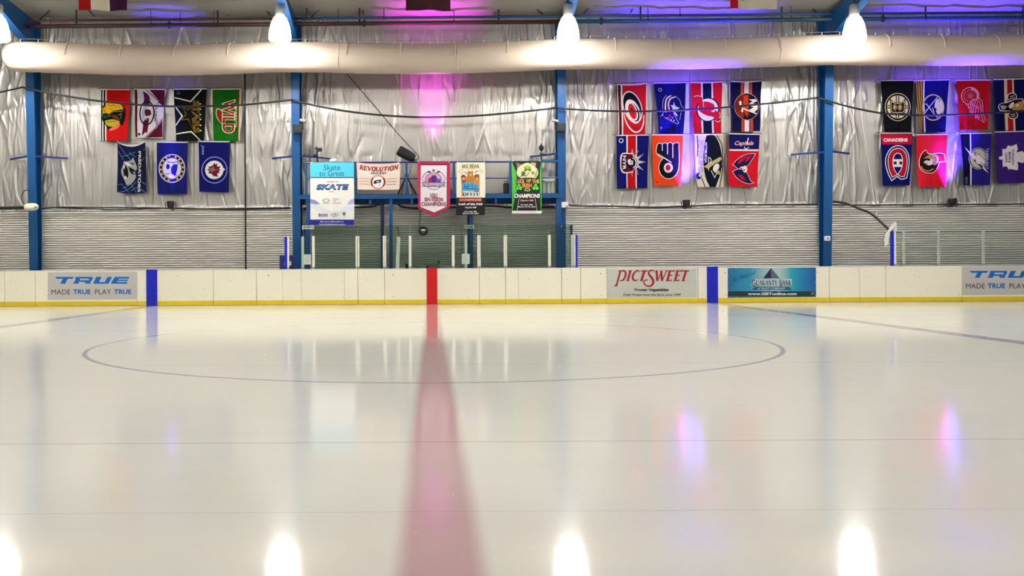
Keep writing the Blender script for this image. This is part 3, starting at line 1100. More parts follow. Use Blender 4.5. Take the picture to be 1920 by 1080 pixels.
A = Art(310, 150, 9).soft()
CRM = (226, 206, 176)
A.poly(CRM, (760, 150), (792, 150), (812, 1050), (790, 1050)).poly((120, 60, 30), (792, 150), (806, 150), (822, 1050), (812, 1050)).poly((120, 60, 30), (1216, 150), (1250, 150), (1238, 1050), (1222, 1050)).poly(CRM, (1250, 150), (1285, 150), (1268, 1050), (1240, 1050))
A.line(CRM, 12, (870, 490), (930, 500), (985, 620), (970, 740), (920, 705), (860, 560), closed=True).poly((150, 48, 30), (880, 500), (930, 515), (975, 620), (965, 725), (925, 695), (870, 560))
A.text(CRM, 'WILD', 1070, 615, 580, 225, rot=90, bold=0.06).text((150, 34, 34), 'WILD', 1070, 615, 550, 190, rot=90, bold=0.02)
A.text((222, 226, 190), 'MINNESOTA', 1195, 620, 370, 34, rot=90, bold=0.01)
flag('green flag with red vertical lettering, beside the thin black wall pipe', GL, [(396, 167.5), (452, 167), (449.5, 265.5), (401, 266)], A, (22, 112, 24), seed=4)

A = Art(200, 250, 8.308).soft()
LN = (104, 132, 176)
A.lines(LN, 10, [(185, 150), (370, 370)], [(190, 270), (260, 390)], [(240, 340), (450, 240)], [(350, 240), (450, 330)], [(180, 920), (300, 880), (470, 740)], [(185, 800), (240, 780), (370, 950)], [(260, 850), (380, 770), (480, 930)], [(380, 880), (490, 830), (610, 920)], [(540, 740), (620, 800)], [(530, 300), (600, 230)], [(545, 410), (610, 360)])
A.poly((24, 34, 60), (440, 230), (540, 230), (600, 300), (600, 720), (560, 700), (560, 300))
A.poly((168, 170, 166), (265, 412), (330, 402), (395, 362), (410, 328), (432, 390), (455, 450), (472, 520), (442, 600), (460, 650), (425, 730), (362, 780), (312, 790), (290, 735), (228, 580), (260, 470))
A.ell((14, 16, 24), 298, 580, 36, 105, -8).poly((20, 22, 30), (330, 490), (440, 550), (462, 580), (400, 570), (440, 620), (390, 610)).poly((20, 22, 30), (360, 420), (420, 430), (430, 460), (380, 440)).poly((232, 232, 226), (270, 420), (330, 430), (380, 480), (330, 470)).poly((230, 230, 222), (250, 480), (285, 495), (275, 545)).poly((230, 230, 222), (275, 690), (300, 640), (320, 690))
A.text((10, 12, 26), 'PREDATORS', 520, 575, 680, 62, rot=90, bold=0.05).text((226, 228, 226), 'PREDATORS', 516, 575, 660, 42, rot=90, bold=0.02)
flag('dark plaid flag with a roaring grey beast, first in the left bottom row', GL, [(221, 266.5), (273, 266), (275.5, 361), (220.5, 361)], A, (20, 30, 74), seed=5, sag=0.13, wave=0.02)

A = Art(0, 0, 1).soft()
RB = (26, 36, 120)
A.ell((220, 214, 214), 323, 316, 25, 27).ell((40, 26, 96), 323, 316, 23.2, 25.2).ell((206, 190, 150), 323, 316, 18.2, 19.8).ell((226, 222, 236), 323, 316, 16.6, 18.2)
for k in range(14):
    a = (k - 6.5) * 0.19
    for sgn in (0, PI):
        if k % 2 == 0:
            cx, cy = 323 + 20.8 * math.cos(a + sgn), 316 + 22.6 * math.sin(a + sgn)
            A.ell((222, 196, 130), cx, cy, 1.7, 2.0)
A.ell((40, 36, 110), 315.5, 312.5, 3.4, 5).poly((40, 36, 110), (323, 313), (327, 308.5), (334, 309), (333, 318), (330, 330), (324, 327), (321, 319)).lines((60, 52, 130), 1.1, [(311, 327), (320, 325), (333, 329)], [(314, 303), (324, 305), (334, 303), (336, 309)], [(318, 312), (323, 315)])
A.ell((214, 206, 210), 318, 293.5, 1, 1.2).ell((214, 206, 210), 318, 338.5, 1, 1.2)
flag('blue flag with a round badge, blue uplight shining on its bottom', GL, [(294, 266.8), (352, 267.2), (351, 364), (295.5, 364.3)], A, RB, seed=6)

A = Art(330, 250, 8.308).soft()
A.ring((150, 160, 214), 600, 572, 196, 202, 14).ell((228, 222, 222), 598, 570, 142, 144).poly((228, 222, 222), (735, 540), (772, 562), (735, 585))
leaf = [(490, 570), (530, 545), (500, 522), (560, 520), (600, 465), (610, 490), (640, 475), (635, 520), (690, 520), (665, 555), (690, 570), (660, 590), (685, 605), (640, 620), (650, 672), (605, 660), (600, 672), (560, 630), (505, 612), (535, 590)]
A.poly((30, 20, 40), *[(598 + (x - 598) * 1.08, 570 + (y - 570) * 1.08) for x, y in leaf]).poly((122, 24, 34), *leaf)
A.poly((126, 124, 132), (475, 568), (540, 548), (580, 510), (600, 560), (735, 566), (600, 582), (560, 620), (545, 580)).poly((30, 24, 40), (540, 520), (575, 500), (560, 545))
A.text((126, 160, 206), 'Jets', 418, 262, 150, 58, rot=90, bold=0.02, shear=0.3)
flag('dark blue flag with a maple leaf in a white disc', GL, [(372, 265.6), (430.5, 266.2), (430, 361), (374.5, 359.5)], A, (14, 20, 108), seed=7)

# ---- middle group
A = Art(1145, 145, 9.82).soft()
DR = (206, 26, 48)
A.poly((24, 12, 18), (92, 120), (122, 120), (142, 1070), (128, 1070)).poly(WHT, (118, 120), (132, 120), (155, 1070), (140, 1070)).poly((92, 14, 28), (132, 120), (186, 120), (200, 1070), (155, 1070)).poly(WHT, (186, 120), (214, 120), (226, 1070), (200, 1070))
A.line(WHT, [10, 18, 26, 28, 28, 24, 14], (235, 640), (265, 790), (345, 930), (450, 1005), (540, 975), (590, 880), (605, 700))
A.ell(WHT, 395, 540, 172, 310, -16).ell((12, 18, 30), 396, 545, 156, 288, -16).ell(WHT, 405, 625, 128, 235, -19).ell((14, 14, 24), 425, 640, 90, 178, -18).ell(WHT, 408, 632, 80, 168, -16).ell((214, 34, 48), 392, 622, 68, 150, -16).poly((84, 12, 22), (372, 545), (410, 595), (402, 665), (362, 600))
flag('red flag with a white and black oval swirl', GM, [(1156, 158.5), (1212, 156.5), (1209, 254.5), (1158.5, 254)], A, DR, seed=8, sag=0.03)

A = Art(1145, 145, 9.82).soft()
PB = (176, 182, 226)
A.ring(PB, 908, 232, 28, 28, 14)
A.line(WHT, 22, (1000, 650), (1000, 480), (1030, 390), (1110, 335)).line((120, 20, 60), 34, (1032, 640), (1030, 490), (1065, 400), (1140, 345)).line(WHT, 22, (1075, 620), (1058, 490), (1095, 400), (1185, 360))
A.poly((200, 206, 238), (1160, 450), (1185, 530), (1265, 565), (1195, 605), (1130, 640), (1130, 575), (1095, 510), (1145, 520)).poly((206, 208, 232), (1145, 640), (1190, 650), (1235, 730), (1190, 700))
A.lines(PB, 9, [(1020, 330), (960, 420), (945, 600)], [(970, 740), (1225, 862), (1245, 845), (1150, 660)], [(1260, 790), (1285, 650)], [(1180, 340), (1260, 420), (1300, 540), (1340, 575)], [(910, 735), (960, 650)])
A.line((206, 40, 60), 12, (1055, 720), (1085, 690), (1110, 725), (1080, 765), closed=True)
for x, y in ((1030, 755), (1115, 785), (1165, 795), (1135, 745), (950, 700)):
    A.ell(WHT, x, y, 10, 10)
A.ell(PB, 925, 935, 10, 22)
flag('deep blue flag with striped ribbon and star emblem', GM, [(1226, 156), (1286, 155), (1281, 251.5), (1235, 251)], A, (14, 14, 118), seed=9, sag=0.0, wave=0.022)

A = Art(1285, 145, 9.82).soft()
NV = (14, 22, 76)
A.poly(WHT, (278, 80), (498, 80), (522, 1045), (302, 1045)).poly(NV, (312, 80), (470, 80), (492, 1045), (335, 1045))
RD2 = (204, 28, 58)
A.ell((20, 18, 40), 410, 590, 212, 226).ell(WHT, 412, 592, 190, 206)
A.line(WHT, 12, (150, 360), (205, 340), (300, 352), (322, 420), (330, 540), (370, 560))
A.poly(RD2, (155, 362), (205, 345), (300, 356), (318, 430), (335, 560), (380, 570), (520, 560), (530, 600), (470, 625), (530, 640), (545, 600), (600, 640), (640, 780), (600, 825), (545, 790), (520, 735), (400, 700), (300, 650), (250, 610), (240, 480), (200, 470))
A.poly(RD2, (330, 440), (450, 455), (535, 520), (530, 560), (340, 560)).lines(WHT, 9, [(540, 790), (600, 828), (650, 790)], [(615, 660), (640, 660), (640, 745), (615, 745)])
flag('red flag with dark centre band and horned letter emblem', GM, [(1294, 154.5), (1353.5, 153.5), (1352, 249.5), (1301, 249.5)], A, (212, 24, 56), seed=10, sag=0.02)

A = Art(1285, 145, 9.82).soft()
ORG_ = (196, 84, 66)
A.poly(ORG_, (1015, 80), (1068, 80), (1078, 1000), (1028, 1000)).poly(WHT, (1082, 80), (1168, 80), (1172, 1000), (1086, 1000)).poly(ORG_, (1180, 80), (1226, 80), (1240, 1000), (1188, 1000))
A.ell((206, 150, 146), 1130, 535, 232, 254).ell((24, 14, 50), 1130, 535, 221, 242)
A.poly((142, 38, 22), (925, 535), (945, 420), (1000, 340), (1075, 305), (1085, 640), (1070, 760), (1000, 720), (940, 640)).poly((206, 76, 30), (1072, 325), (1165, 320), (1162, 600), (1140, 740), (1085, 640))
A.poly(WHT, (985, 440), (1032, 430), (1035, 535), (1000, 530)).ell(WHT, 1045, 610, 18, 34).poly(WHT, (1168, 402), (1300, 400), (1322, 440), (1235, 470), (1330, 500), (1322, 590), (1235, 640), (1168, 600), (1262, 545), (1168, 520), (1180, 480), (1240, 440))
A.line(WHT, 22, (1040, 560), (1305, 672)).lines((206, 90, 50), 10, [(960, 640), (1060, 740)], [(1000, 600), (1070, 700)], [(1120, 650), (1190, 690)])
flag('navy flag with orange stripes and a round emblem', GM, [(1370, 153), (1428, 152), (1423.5, 246), (1372.5, 247)], A, (12, 14, 72), seed=11, sag=0.02)

A = Art(1145, 245, 9.393).soft()
A.poly(WHT, (268, 60), (458, 60), (462, 1040), (282, 1040)).poly((190, 14, 24), (292, 60), (440, 60), (442, 1040), (298, 1040))
A.ring((206, 212, 240), 178, 178, 34, 34, 14)
for (ax, ay, bx_, by_, cx, cy) in ((350, 440, 375, 318, 405, 450), (400, 460, 482, 342, 440, 490), (440, 480, 575, 412, 470, 525), (460, 520, 612, 553, 460, 590), (465, 580, 578, 700, 440, 630), (440, 620, 492, 782, 405, 650), (400, 660, 380, 812, 355, 665)):
    A.poly(WHT, (ax, ay), (bx_, by_), (cx, cy))
    mx_, my_ = (ax + cx) / 2, (ay + cy) / 2
    A.line((40, 40, 90), 9, (mx_, my_), (bx_ * 0.8 + mx_ * 0.2, by_ * 0.8 + my_ * 0.2))
A.poly(WHT, (165, 570), (185, 410), (210, 396), (385, 402), (400, 730), (215, 745), (180, 700)).poly((110, 14, 44), (180, 570), (200, 418), (220, 412), (385, 418), (395, 715), (225, 725), (198, 690)).rect((16, 16, 60), 205, 430, 272, 705)
A.text(WHT, 'NYR', 238, 568, 255, 56, rot=90, bold=0.03)
A.ell((14, 14, 48), 375, 570, 92, 108).arc(WHT, 360, 570, 88, 92, 18, -75, 65).poly(WHT, (300, 520), (345, 495), (355, 540), (340, 580), (395, 560), (390, 600), (320, 600), (300, 560)).ell(WHT, 375, 545, 16, 20)
flag('blue flag with a red centre stripe and spiked crown crest', GM, [(1155, 254.5), (1215.5, 253.5), (1213.5, 353), (1157, 354)], A, (10, 14, 112), seed=12)

A = Art(1145, 245, 9.393).soft()
PF = [(812, 290), (832, 240), (872, 224), (902, 244), (950, 220), (995, 238), (1048, 214), (1095, 240), (1150, 218), (1192, 222), (1192, 640), (1176, 720), (1120, 800), (1030, 842), (940, 822), (870, 745), (848, 640), (868, 560), (920, 492), (812, 405)]
A.line(WHT, 22, *PF, closed=True).poly((14, 14, 26), *PF)
A.line(WHT, 16, (815, 408), (1065, 562)).lines(WHT, 13, [(904, 240), (904, 355)], [(996, 235), (996, 415)], [(1090, 240), (1090, 480)])
A.ell(WHT, 1010, 655, 80, 88).ell((206, 40, 56), 1008, 652, 46, 52).ell((150, 20, 20), 812, 908, 14, 18)
flag('orange flag with a black winged letter, beside the blue light beam', GM, [(1222, 253), (1280.5, 253), (1276, 348.5), (1226, 348.5)], A, (232, 84, 30), seed=13)

A = Art(1285, 245, 9.393).soft()
NV2 = (12, 18, 48)
A.poly(NV2, (370, 85), (500, 85), (570, 180), (620, 330), (642, 540), (622, 750), (570, 900), (535, 995), (430, 995), (362, 850), (322, 650), (314, 450), (332, 230))
A.lines((40, 34, 40), 16, [(550, 85), (635, 250), (650, 480), (650, 700), (605, 995)], [(205, 85), (215, 300), (205, 460)], [(190, 860), (210, 995)], [(290, 840), (345, 995)])
A.line((206, 186, 120), 12, (580, 85), (650, 230), (665, 480), (665, 700), (630, 995))
A.text((236, 232, 226), 'PITTSBURGH', 352, 385, 350, 44, rot=90, bold=0.02)
A.text((60, 50, 90), 'PENGUINS', 266, 450, 560, 92, rot=90, bold=0.03).text((226, 212, 226), 'PENGUINS', 266, 450, 555, 82, rot=90, bold=0.0)
A.ell((50, 44, 130), 235, 800, 54, 58).poly(WHT, (240, 760), (285, 760), (270, 820), (235, 800))
A.poly((206, 190, 140), (318, 635), (440, 555), (610, 460), (640, 500), (560, 575), (480, 610), (420, 660), (410, 720), (395, 680)).poly(NV2, (470, 640), (520, 580), (600, 560), (640, 600), (625, 690), (560, 740), (490, 720)).ell((236, 232, 226), 538, 652, 50, 78, 30).poly((206, 190, 140), (500, 735), (600, 700), (610, 780), (560, 760))
A.line(WHT, 14, (398, 470), (440, 500), (438, 560), (405, 580), closed=True).line(WHT, 14, (450, 705), (515, 830), (545, 760))
flag('white and navy flag with a gold triangle emblem, right of the blue beam', GM, [(1301.5, 252.5), (1356, 252), (1356, 351), (1306, 351)], A, (226, 216, 200), seed=14)

A = Art(1285, 245, 9.393).soft()
A.poly((14, 18, 98), (740, 60), (1300, 60), (1285, 338), (770, 328)).poly(WHT, (770, 328), (1285, 332), (1283, 362), (772, 355))
A.text((228, 176, 184), 'Capitals', 1025, 232, 330, 96, bold=0.03, shear=0.35).line(WHT, 16, (1075, 240), (1098, 130)).line(WHT, 12, (1030, 280), (1050, 330), (1110, 295))
WING = [(838, 600), (930, 500), (1050, 430), (1225, 408), (1172, 500), (1085, 620), (985, 640), (930, 682), (900, 640)]
W2 = [(835, 722), (930, 682), (1000, 690), (1080, 755), (1150, 885), (1206, 918), (1105, 932), (985, 890), (885, 800)]
for W_ in (WING, W2):
    A.line(WHT, 15, *W_, closed=True).poly((34, 22, 84), *W_)
A.poly((190, 24, 60), (930, 540), (1020, 460), (1100, 440), (1010, 540), (930, 600)).poly((190, 24, 60), (1090, 450), (1180, 425), (1120, 520), (1040, 560)).poly((190, 24, 60), (920, 770), (1000, 790), (1060, 880), (980, 860)).ell(WHT, 1045, 680, 42, 60).poly(WHT, (960, 640), (1040, 630), (1000, 670)).poly((60, 50, 90), (1010, 690), (1050, 680), (1030, 720))
flag('red flag with a navy top band and spread eagle wings', GM, [(1365.5, 251), (1423.5, 252.5), (1420, 351), (1366, 349)], A, (210, 18, 46), seed=15, wave=0.018)

# ---- right group
A = Art(1640, 145, 9.82).soft()
CR_ = (226, 212, 180)
A.ring(CR_, 420, 548, 232, 252, 12).ell(CR_, 420, 548, 200, 212)
KB = (14, 13, 14)
A.lines(KB, 18, [(392, 330), (392, 770)], [(440, 330), (440, 770)], [(215, 525), (625, 525)], [(215, 565), (625, 565)], [(270, 400), (570, 700)], [(570, 400), (270, 700)])
A.poly(KB, (270, 410), (330, 450), (510, 450), (565, 410), (560, 650), (420, 690), (280, 650)).line(CR_, 12, (292, 440), (340, 470), (500, 470), (545, 440), (540, 630), (490, 650), (440, 645), (418, 670), (395, 645), (340, 650), (295, 630), closed=True)
for x in (365, 462):
    A.ell((206, 170, 100), x, 555, 40, 56).ell(KB, x, 555, 28, 44).ell(CR_, x, 555, 15, 32)
A.rect(KB, 225, 665, 610, 690)
flag('black flag with a spoked round letter emblem', GR, [(1651.5, 151.5), (1712.5, 150.5), (1707.5, 248), (1657.5, 248)], A, (15, 15, 18), seed=16)

A = Art(1640, 145, 9.82).soft()
GD = (196, 152, 64)
A.poly(GD, (745, 60), (885, 60), (905, 1020), (835, 1020)).lines((34, 26, 20), 14, [(818, 60), (850, 500), (870, 1020)], [(872, 60), (880, 620), (885, 1020)], [(775, 60), (820, 560), (848, 1010)]).poly(WHT, (885, 60), (908, 60), (925, 1020), (905, 1020))
A.ring((206, 190, 150), 1075, 556, 192, 234, 22)
A.lines((216, 222, 246), 14, [(1160, 362), (925, 655)], [(945, 480), (1115, 700), (1160, 745)]).lines((200, 190, 150), 9, [(915, 420), (905, 480), (945, 510)], [(905, 640), (930, 600), (950, 600)])
A.poly((226, 218, 214), (1108, 480), (1140, 412), (1185, 395), (1235, 440), (1262, 540), (1240, 640), (1175, 695), (1130, 640), (1140, 575), (1098, 560)).poly((14, 14, 60), (1170, 430), (1200, 420), (1195, 450)).poly((20, 18, 40), (1110, 690), (1180, 690), (1240, 665), (1220, 710), (1150, 730)).line(WHT, 12, (1065, 560), (1090, 640))
flag('dark blue flag with crossed swords, gold stripes on its left', GR, [(1716, 151), (1778.5, 150), (1771.5, 248), (1725, 248.5)], A, (12, 14, 112), seed=17)

A = Art(1780, 145, 9.82).soft()
PK = (232, 164, 172)
A.ring(PK, 375, 345, 160, 158, 14).ring(PK, 375, 345, 122, 108, 7).ring((200, 90, 104), 375, 345, 80, 76, 8).ring(PK, 375, 345, 24, 24, 10).arc(PK, 375, 345, 136, 134, 30, -85, 30)
A.lines((214, 110, 122), 7, *[[(375 + 30 * math.cos(k * PI / 5), 345 + 30 * math.sin(k * PI / 5)), (375 + 75 * math.cos(k * PI / 5), 345 + 72 * math.sin(k * PI / 5))] for k in range(10)])
A.poly((190, 12, 28), (350, 410), (470, 400), (560, 390), (615, 470), (618, 610), (680, 800), (560, 810), (470, 740), (380, 660), (320, 520))
A.lines(PK, 12, [(395, 415), (500, 405), (545, 390), (600, 460), (612, 610), (640, 720), (680, 802)], [(410, 425), (520, 440), (570, 520), (578, 640), (600, 740), (655, 830)], [(390, 430), (345, 500), (340, 580), (372, 540)], [(400, 440), (375, 540), (372, 660), (410, 600)], [(430, 440), (405, 560), (405, 660), (440, 620)], [(470, 450), (440, 560), (430, 690), (470, 650)], [(510, 470), (480, 600), (480, 760), (515, 700)], [(540, 520), (525, 640), (525, 780), (560, 730)], [(385, 480), (430, 520), (480, 540), (530, 580)], [(560, 780), (640, 832)], [(330, 520), (290, 505)])
flag('plain red flag with a pale winged wheel emblem', GR, [(1792.5, 150.5), (1856.5, 150), (1853.5, 243), (1800, 243.5)], A, (188, 12, 26), seed=18)

A = Art(1780, 145, 9.82).soft()
A.poly((232, 206, 160), (1000, 40), (1056, 40), (1080, 995), (1028, 995)).poly((176, 22, 34), (1056, 40), (1150, 40), (1172, 995), (1080, 995)).poly((232, 206, 160), (1150, 40), (1178, 40), (1202, 995), (1172, 995))
BRN, TAN, KK = (60, 36, 30), (190, 150, 84), (18, 16, 20)
A.ell(WHT, 1150, 365, 88, 82).ell(BRN, 1150, 368, 76, 70).ell(WHT, 1165, 700, 88, 72).ell(BRN, 1165, 698, 76, 60)
A.lines((226, 206, 180), 12, [(1110, 360), (1190, 340)], [(1110, 400), (1210, 380)], [(1120, 690), (1200, 680)], [(1130, 725), (1200, 715)])
A.poly(WHT, (1060, 460), (1200, 405), (1345, 395), (1372, 560), (1310, 625), (1150, 630), (1010, 625), (920, 620), (890, 540), (930, 485)).poly(KK, (1065, 470), (1200, 415), (1335, 408), (1360, 560), (1300, 612), (1150, 618), (1010, 612), (930, 605), (905, 540), (935, 495))
A.poly(TAN, (1150, 540), (1240, 470), (1335, 440), (1350, 550), (1300, 600), (1160, 605)).poly((228, 216, 196), (1085, 530), (1160, 460), (1190, 470), (1150, 560), (1110, 580)).poly(WHT, (1210, 530), (1250, 490), (1270, 510), (1230, 545)).poly((150, 150, 156), (930, 540), (980, 510), (1040, 530), (1030, 590), (960, 590)).lines(WHT, 8, [(930, 520), (990, 560), (1060, 540)], [(950, 580), (1010, 560)])
flag('navy flag with red and cream stripes at the right frame edge', GR, [(1862, 149.5), (1927, 148), (1922, 245.5), (1867, 246.5)], A, (10, 16, 84), seed=19)

A = Art(1640, 245, 9.393).soft()
A.poly((198, 24, 66), (90, 40), (660, 40), (645, 240), (130, 245))
A.text(WHT, 'CANADIENS', 360, 165, 425, 62, bold=0.05)
OUT = [(295, 882), (240, 770), (190, 600), (188, 500), (225, 390), (300, 300), (400, 266), (495, 295), (570, 385), (600, 500), (590, 690), (560, 832), (450, 855), (392, 805)]
RC = [(308, 812), (258, 690), (238, 560), (252, 440), (310, 350), (395, 318), (480, 345), (540, 430), (560, 560), (545, 690), (510, 800), (455, 805), (408, 770), (462, 680), (485, 560), (478, 470), (445, 410), (400, 392), (350, 412), (318, 480), (312, 580), (340, 700), (385, 772)]
A.line(WHT, 16, *OUT, closed=True).line(WHT, 26, *RC, closed=True).poly((196, 24, 54), *RC)
A.rect(WHT, 326, 505, 478, 640).rect((12, 14, 80), 330, 545, 378, 596).rect((12, 14, 80), 424, 545, 472, 596)
flag('blue flag with a crimson top band and red letter C', GR, [(1650, 250), (1710.5, 250), (1706, 347.5), (1655.5, 348.5)], A, (12, 16, 108), seed=20)

A = Art(1640, 245, 9.393).soft()
A.poly(WHT, (775, 560), (822, 400), (890, 332), (945, 400), (1060, 402), (1140, 392), (1235, 415), (1255, 550), (1145, 556), (1115, 645), (1035, 738), (920, 752), (815, 700)).poly((62, 12, 18), (788, 560), (832, 408), (890, 346), (938, 412), (1060, 414), (1140, 404), (1225, 424), (1242, 538), (1136, 544), (1104, 638), (1028, 728), (920, 740), (825, 690))
A.poly((196, 160, 84), (850, 492), (945, 432), (1085, 428), (1130, 500), (1118, 560), (1040, 615), (1000, 560), (960, 500)).poly(WHT, (850, 560), (900, 525), (962, 535), (1000, 480), (1012, 595), (940, 612)).poly((200, 30, 50), (1092, 420), (1220, 440), (1232, 535), (1150, 536), (1120, 470)).poly((170, 24, 40), (840, 430), (890, 360), (925, 410), (860, 450)).lines((206, 172, 100), 18, [(812, 625), (850, 685), (930, 712), (1030, 672)]).lines((40, 16, 16), 8, [(1040, 450), (1080, 520), (1040, 580)], [(980, 440), (1010, 500)], [(880, 570), (930, 590)])
flag('bright red flag with a helmeted profile emblem, beside the blue beam', GR, [(1717.5, 253), (1775.5, 252), (1773, 351), (1721.5, 351)], A, (228, 40, 62), seed=21, wave=0.022)

A = Art(1780, 245, 9.393).soft()
A.poly((12, 12, 52), (180, 40), (355, 40), (372, 990), (240, 990)).poly(WHT, (355, 40), (377, 40), (392, 990), (370, 990))
A.ell((206, 206, 222), 500, 492, 166, 192).ell((22, 20, 74), 500, 492, 156, 182).ell((204, 198, 186), 500, 492, 142, 168)
A.poly((22, 16, 62), (340, 380), (440, 500), (480, 580), (540, 600), (620, 680), (700, 760), (600, 700), (540, 640), (470, 580), (420, 520)).poly(WHT, (262, 282), (345, 365), (440, 440), (465, 385), (600, 500), (612, 600), (545, 535), (530, 560), (690, 752), (585, 668), (560, 600), (478, 580), (445, 505), (420, 515), (335, 395)).line((22, 16, 62), 9, (438, 365), (470, 445), (450, 430), (440, 375)).line((22, 16, 62), 9, (470, 390), (560, 470), (610, 510), (690, 510))
A.text((22, 16, 62), 'TAMPA BAY', 655, 495, 385, 84, rot=90, bold=0.03).text((196, 190, 226), 'TAMPA BAY', 655, 495, 375, 60, rot=90, bold=0.01)
A.poly((100, 96, 140), (270, 820), (325, 810), (320, 945), (280, 940))
flag('violet blue flag with a white bolt across a disc', GR, [(1800, 250.5), (1858.5, 250), (1856, 347.5), (1807.5, 347.5)], A, (48, 40, 140), seed=22)

A = Art(1780, 245, 9.393).soft()
A.poly(WHT, (870, 460), (935, 446), (930, 320), (990, 326), (1025, 260), (1080, 272), (1175, 235), (1195, 330), (1170, 385), (1280, 360), (1330, 420), (1300, 572), (1188, 550), (1205, 620), (1195, 702), (1060, 675), (1050, 695), (1005, 625), (940, 640), (935, 508), (875, 510))
A.text((70, 42, 126), 'TORONTO', 1112, 468, 280, 42, rot=90, bold=0.03).text((70, 42, 126), 'MAPLE', 1056, 470, 190, 42, rot=90, bold=0.03).text((70, 42, 126), 'LEAFS', 1000, 474, 170, 42, rot=90, bold=0.03)
flag('purple flag with a white leaf, bottom row at the right frame edge', GR, [(1864, 248), (1927.5, 246), (1925, 343), (1871, 344)], A, (74, 42, 130), seed=23)

# cords the flags hang on
for (g, i0, i1, lab) in ((GL, 0, 8, 'thin cord carrying the top row of left flags'), (GL, 8, 14, 'thin cord carrying the bottom row of left flags'),
                         (GM, 0, 8, 'thin cord carrying the top row of middle flags'), (GM, 8, 16, 'thin cord carrying the bottom row of middle flags'),
                         (GR, 0, 8, 'thin cord carrying the top row of right flags'), (GR, 8, 16, 'thin cord carrying the bottom row of right flags')):
    P_ = ROWS[g][i0:i1]
    P_ = [(P_[0][0] - (0.1 if i1 != 14 else 0.55), WALL_Y - 0.12, P_[0][2] + 0.003)] + P_ + [(P_[-1][0] + (0.08 if i1 != 14 else 0.4), WALL_Y - 0.12, P_[-1][2] + 0.003)]
    tag(MB().tube(P_, 0.008, 6).build('flag_line', M_DARK, origin=P_[0]), lab, 'cord', 'cords the flags hang on')

# ================================================================== scorer platform between the two middle columns
PLY = 26.42          # front edge of the platform
PLB = 27.05


def pz(py, px=808, Y=PLY):
    return at(px, py, Y).z


plat = thing('scorer_platform', 'blue steel scorer platform with railing behind the penalty glass', 'platform', (0, PLY + 0.3, 0))
xl, xr = at(559, 370, PLY).x, at(1055, 370, PLY).x
zt, zm, zb = pz(363.5), pz(372), pz(380)
mb = MB()
mb.box(xl, xr, PLY, PLY + 0.06, zm, zt)
mb.box(xl, xr, PLY, PLY + 0.14, zt - 0.012, zt)
mb.build('front_beam', M_BLUE, plat)
MB().box(xl, xr, PLB, PLB + 0.05, zb, zt).build('rear_beam', M_BLUE, plat)
MB().box(xl, xr, PLY + 0.06, PLB, zt - 0.03, zt).build('deck', M_DARK, plat)
for px in (602, 650, 694, 772, 836, 930, 1000):
    x = at(px, 375, PLY).x
    MB().box(x - 0.03, x + 0.03, PLY + 0.03, PLB, zb - 0.02, zt - 0.03).build('joist', M_BLUE, plat)
for (px, wpx, Y) in ((577.5, 7, PLY + 0.05), (717, 6.5, PLB - 0.1), (733, 6, PLY + 0.05), (884, 6, PLY + 0.05), (879.5, 6, PLB - 0.1), (1048, 9, PLY + 0.05)):
    x = at(px, 440, Y).x
    hw = wpx / 2 / FPX * Y
    MB().box(x - hw, x + hw, Y, Y + 0.09, 0, zt - 0.012).build('leg', M_BLUE if Y < PLB - 0.2 else M_NAVY, plat)
zr, zmid = pz(304.0), pz(334.5)
x0, x1 = at(572, 304, PLY).x, at(1053, 304, PLY).x
MB().tube([(x0, PLY + 0.03, zr), (x1, PLY + 0.03, zr)], 0.024, 8).build('top_rail', M_NAVY, plat)
MB().tube([(x0, PLY + 0.03, zmid), (x1, PLY + 0.03, zmid)], 0.018, 8).build('mid_rail', M_NAVY, plat)
for px in (574, 666, 762, 851, 957, 1014, 1050.5):
    x = at(px, 330, PLY).x
    hw = 0.05 if px > 1045 else 0.033
    MB().box(x - hw, x + hw, PLY + 0.01, PLY + 0.06, zt, zr + 0.02).build('rail_post', M_BLUE, plat)
MB().box(at(1014, 303, PLY).x, at(1052, 303, PLY).x, PLY, PLY + 0.07, pz(305), pz(301)).build('end_rail', M_BLUE, plat)

# ------------------------------------------------------------------ banners on its railing
BY = PLY - 0.03


def banner(label, quad, art, base, **kw):
    c = at((quad[2][0] + quad[3][0]) / 2, quad[2][1], BY)
    t = thing('banner', label, 'banner', (c.x, BY, c.z), 'banners hung on the platform railing')
    o, hem, P = cloth('banner_sheet', art, quad, BY, t, base=base, matfn=vinyl, **kw)
    for p in (hem[0] * 0.96 + hem[-1] * 0.04, hem[-1] * 0.96 + hem[0] * 0.04):
        MB().tube([(p.x, BY - 0.02, p.z - 0.01), (p.x, BY + 0.0, p.z + 0.03), (p.x, BY + 0.06, p.z + 0.0)], 0.007, 6).build('tie', M_WHITE, t)
    return t


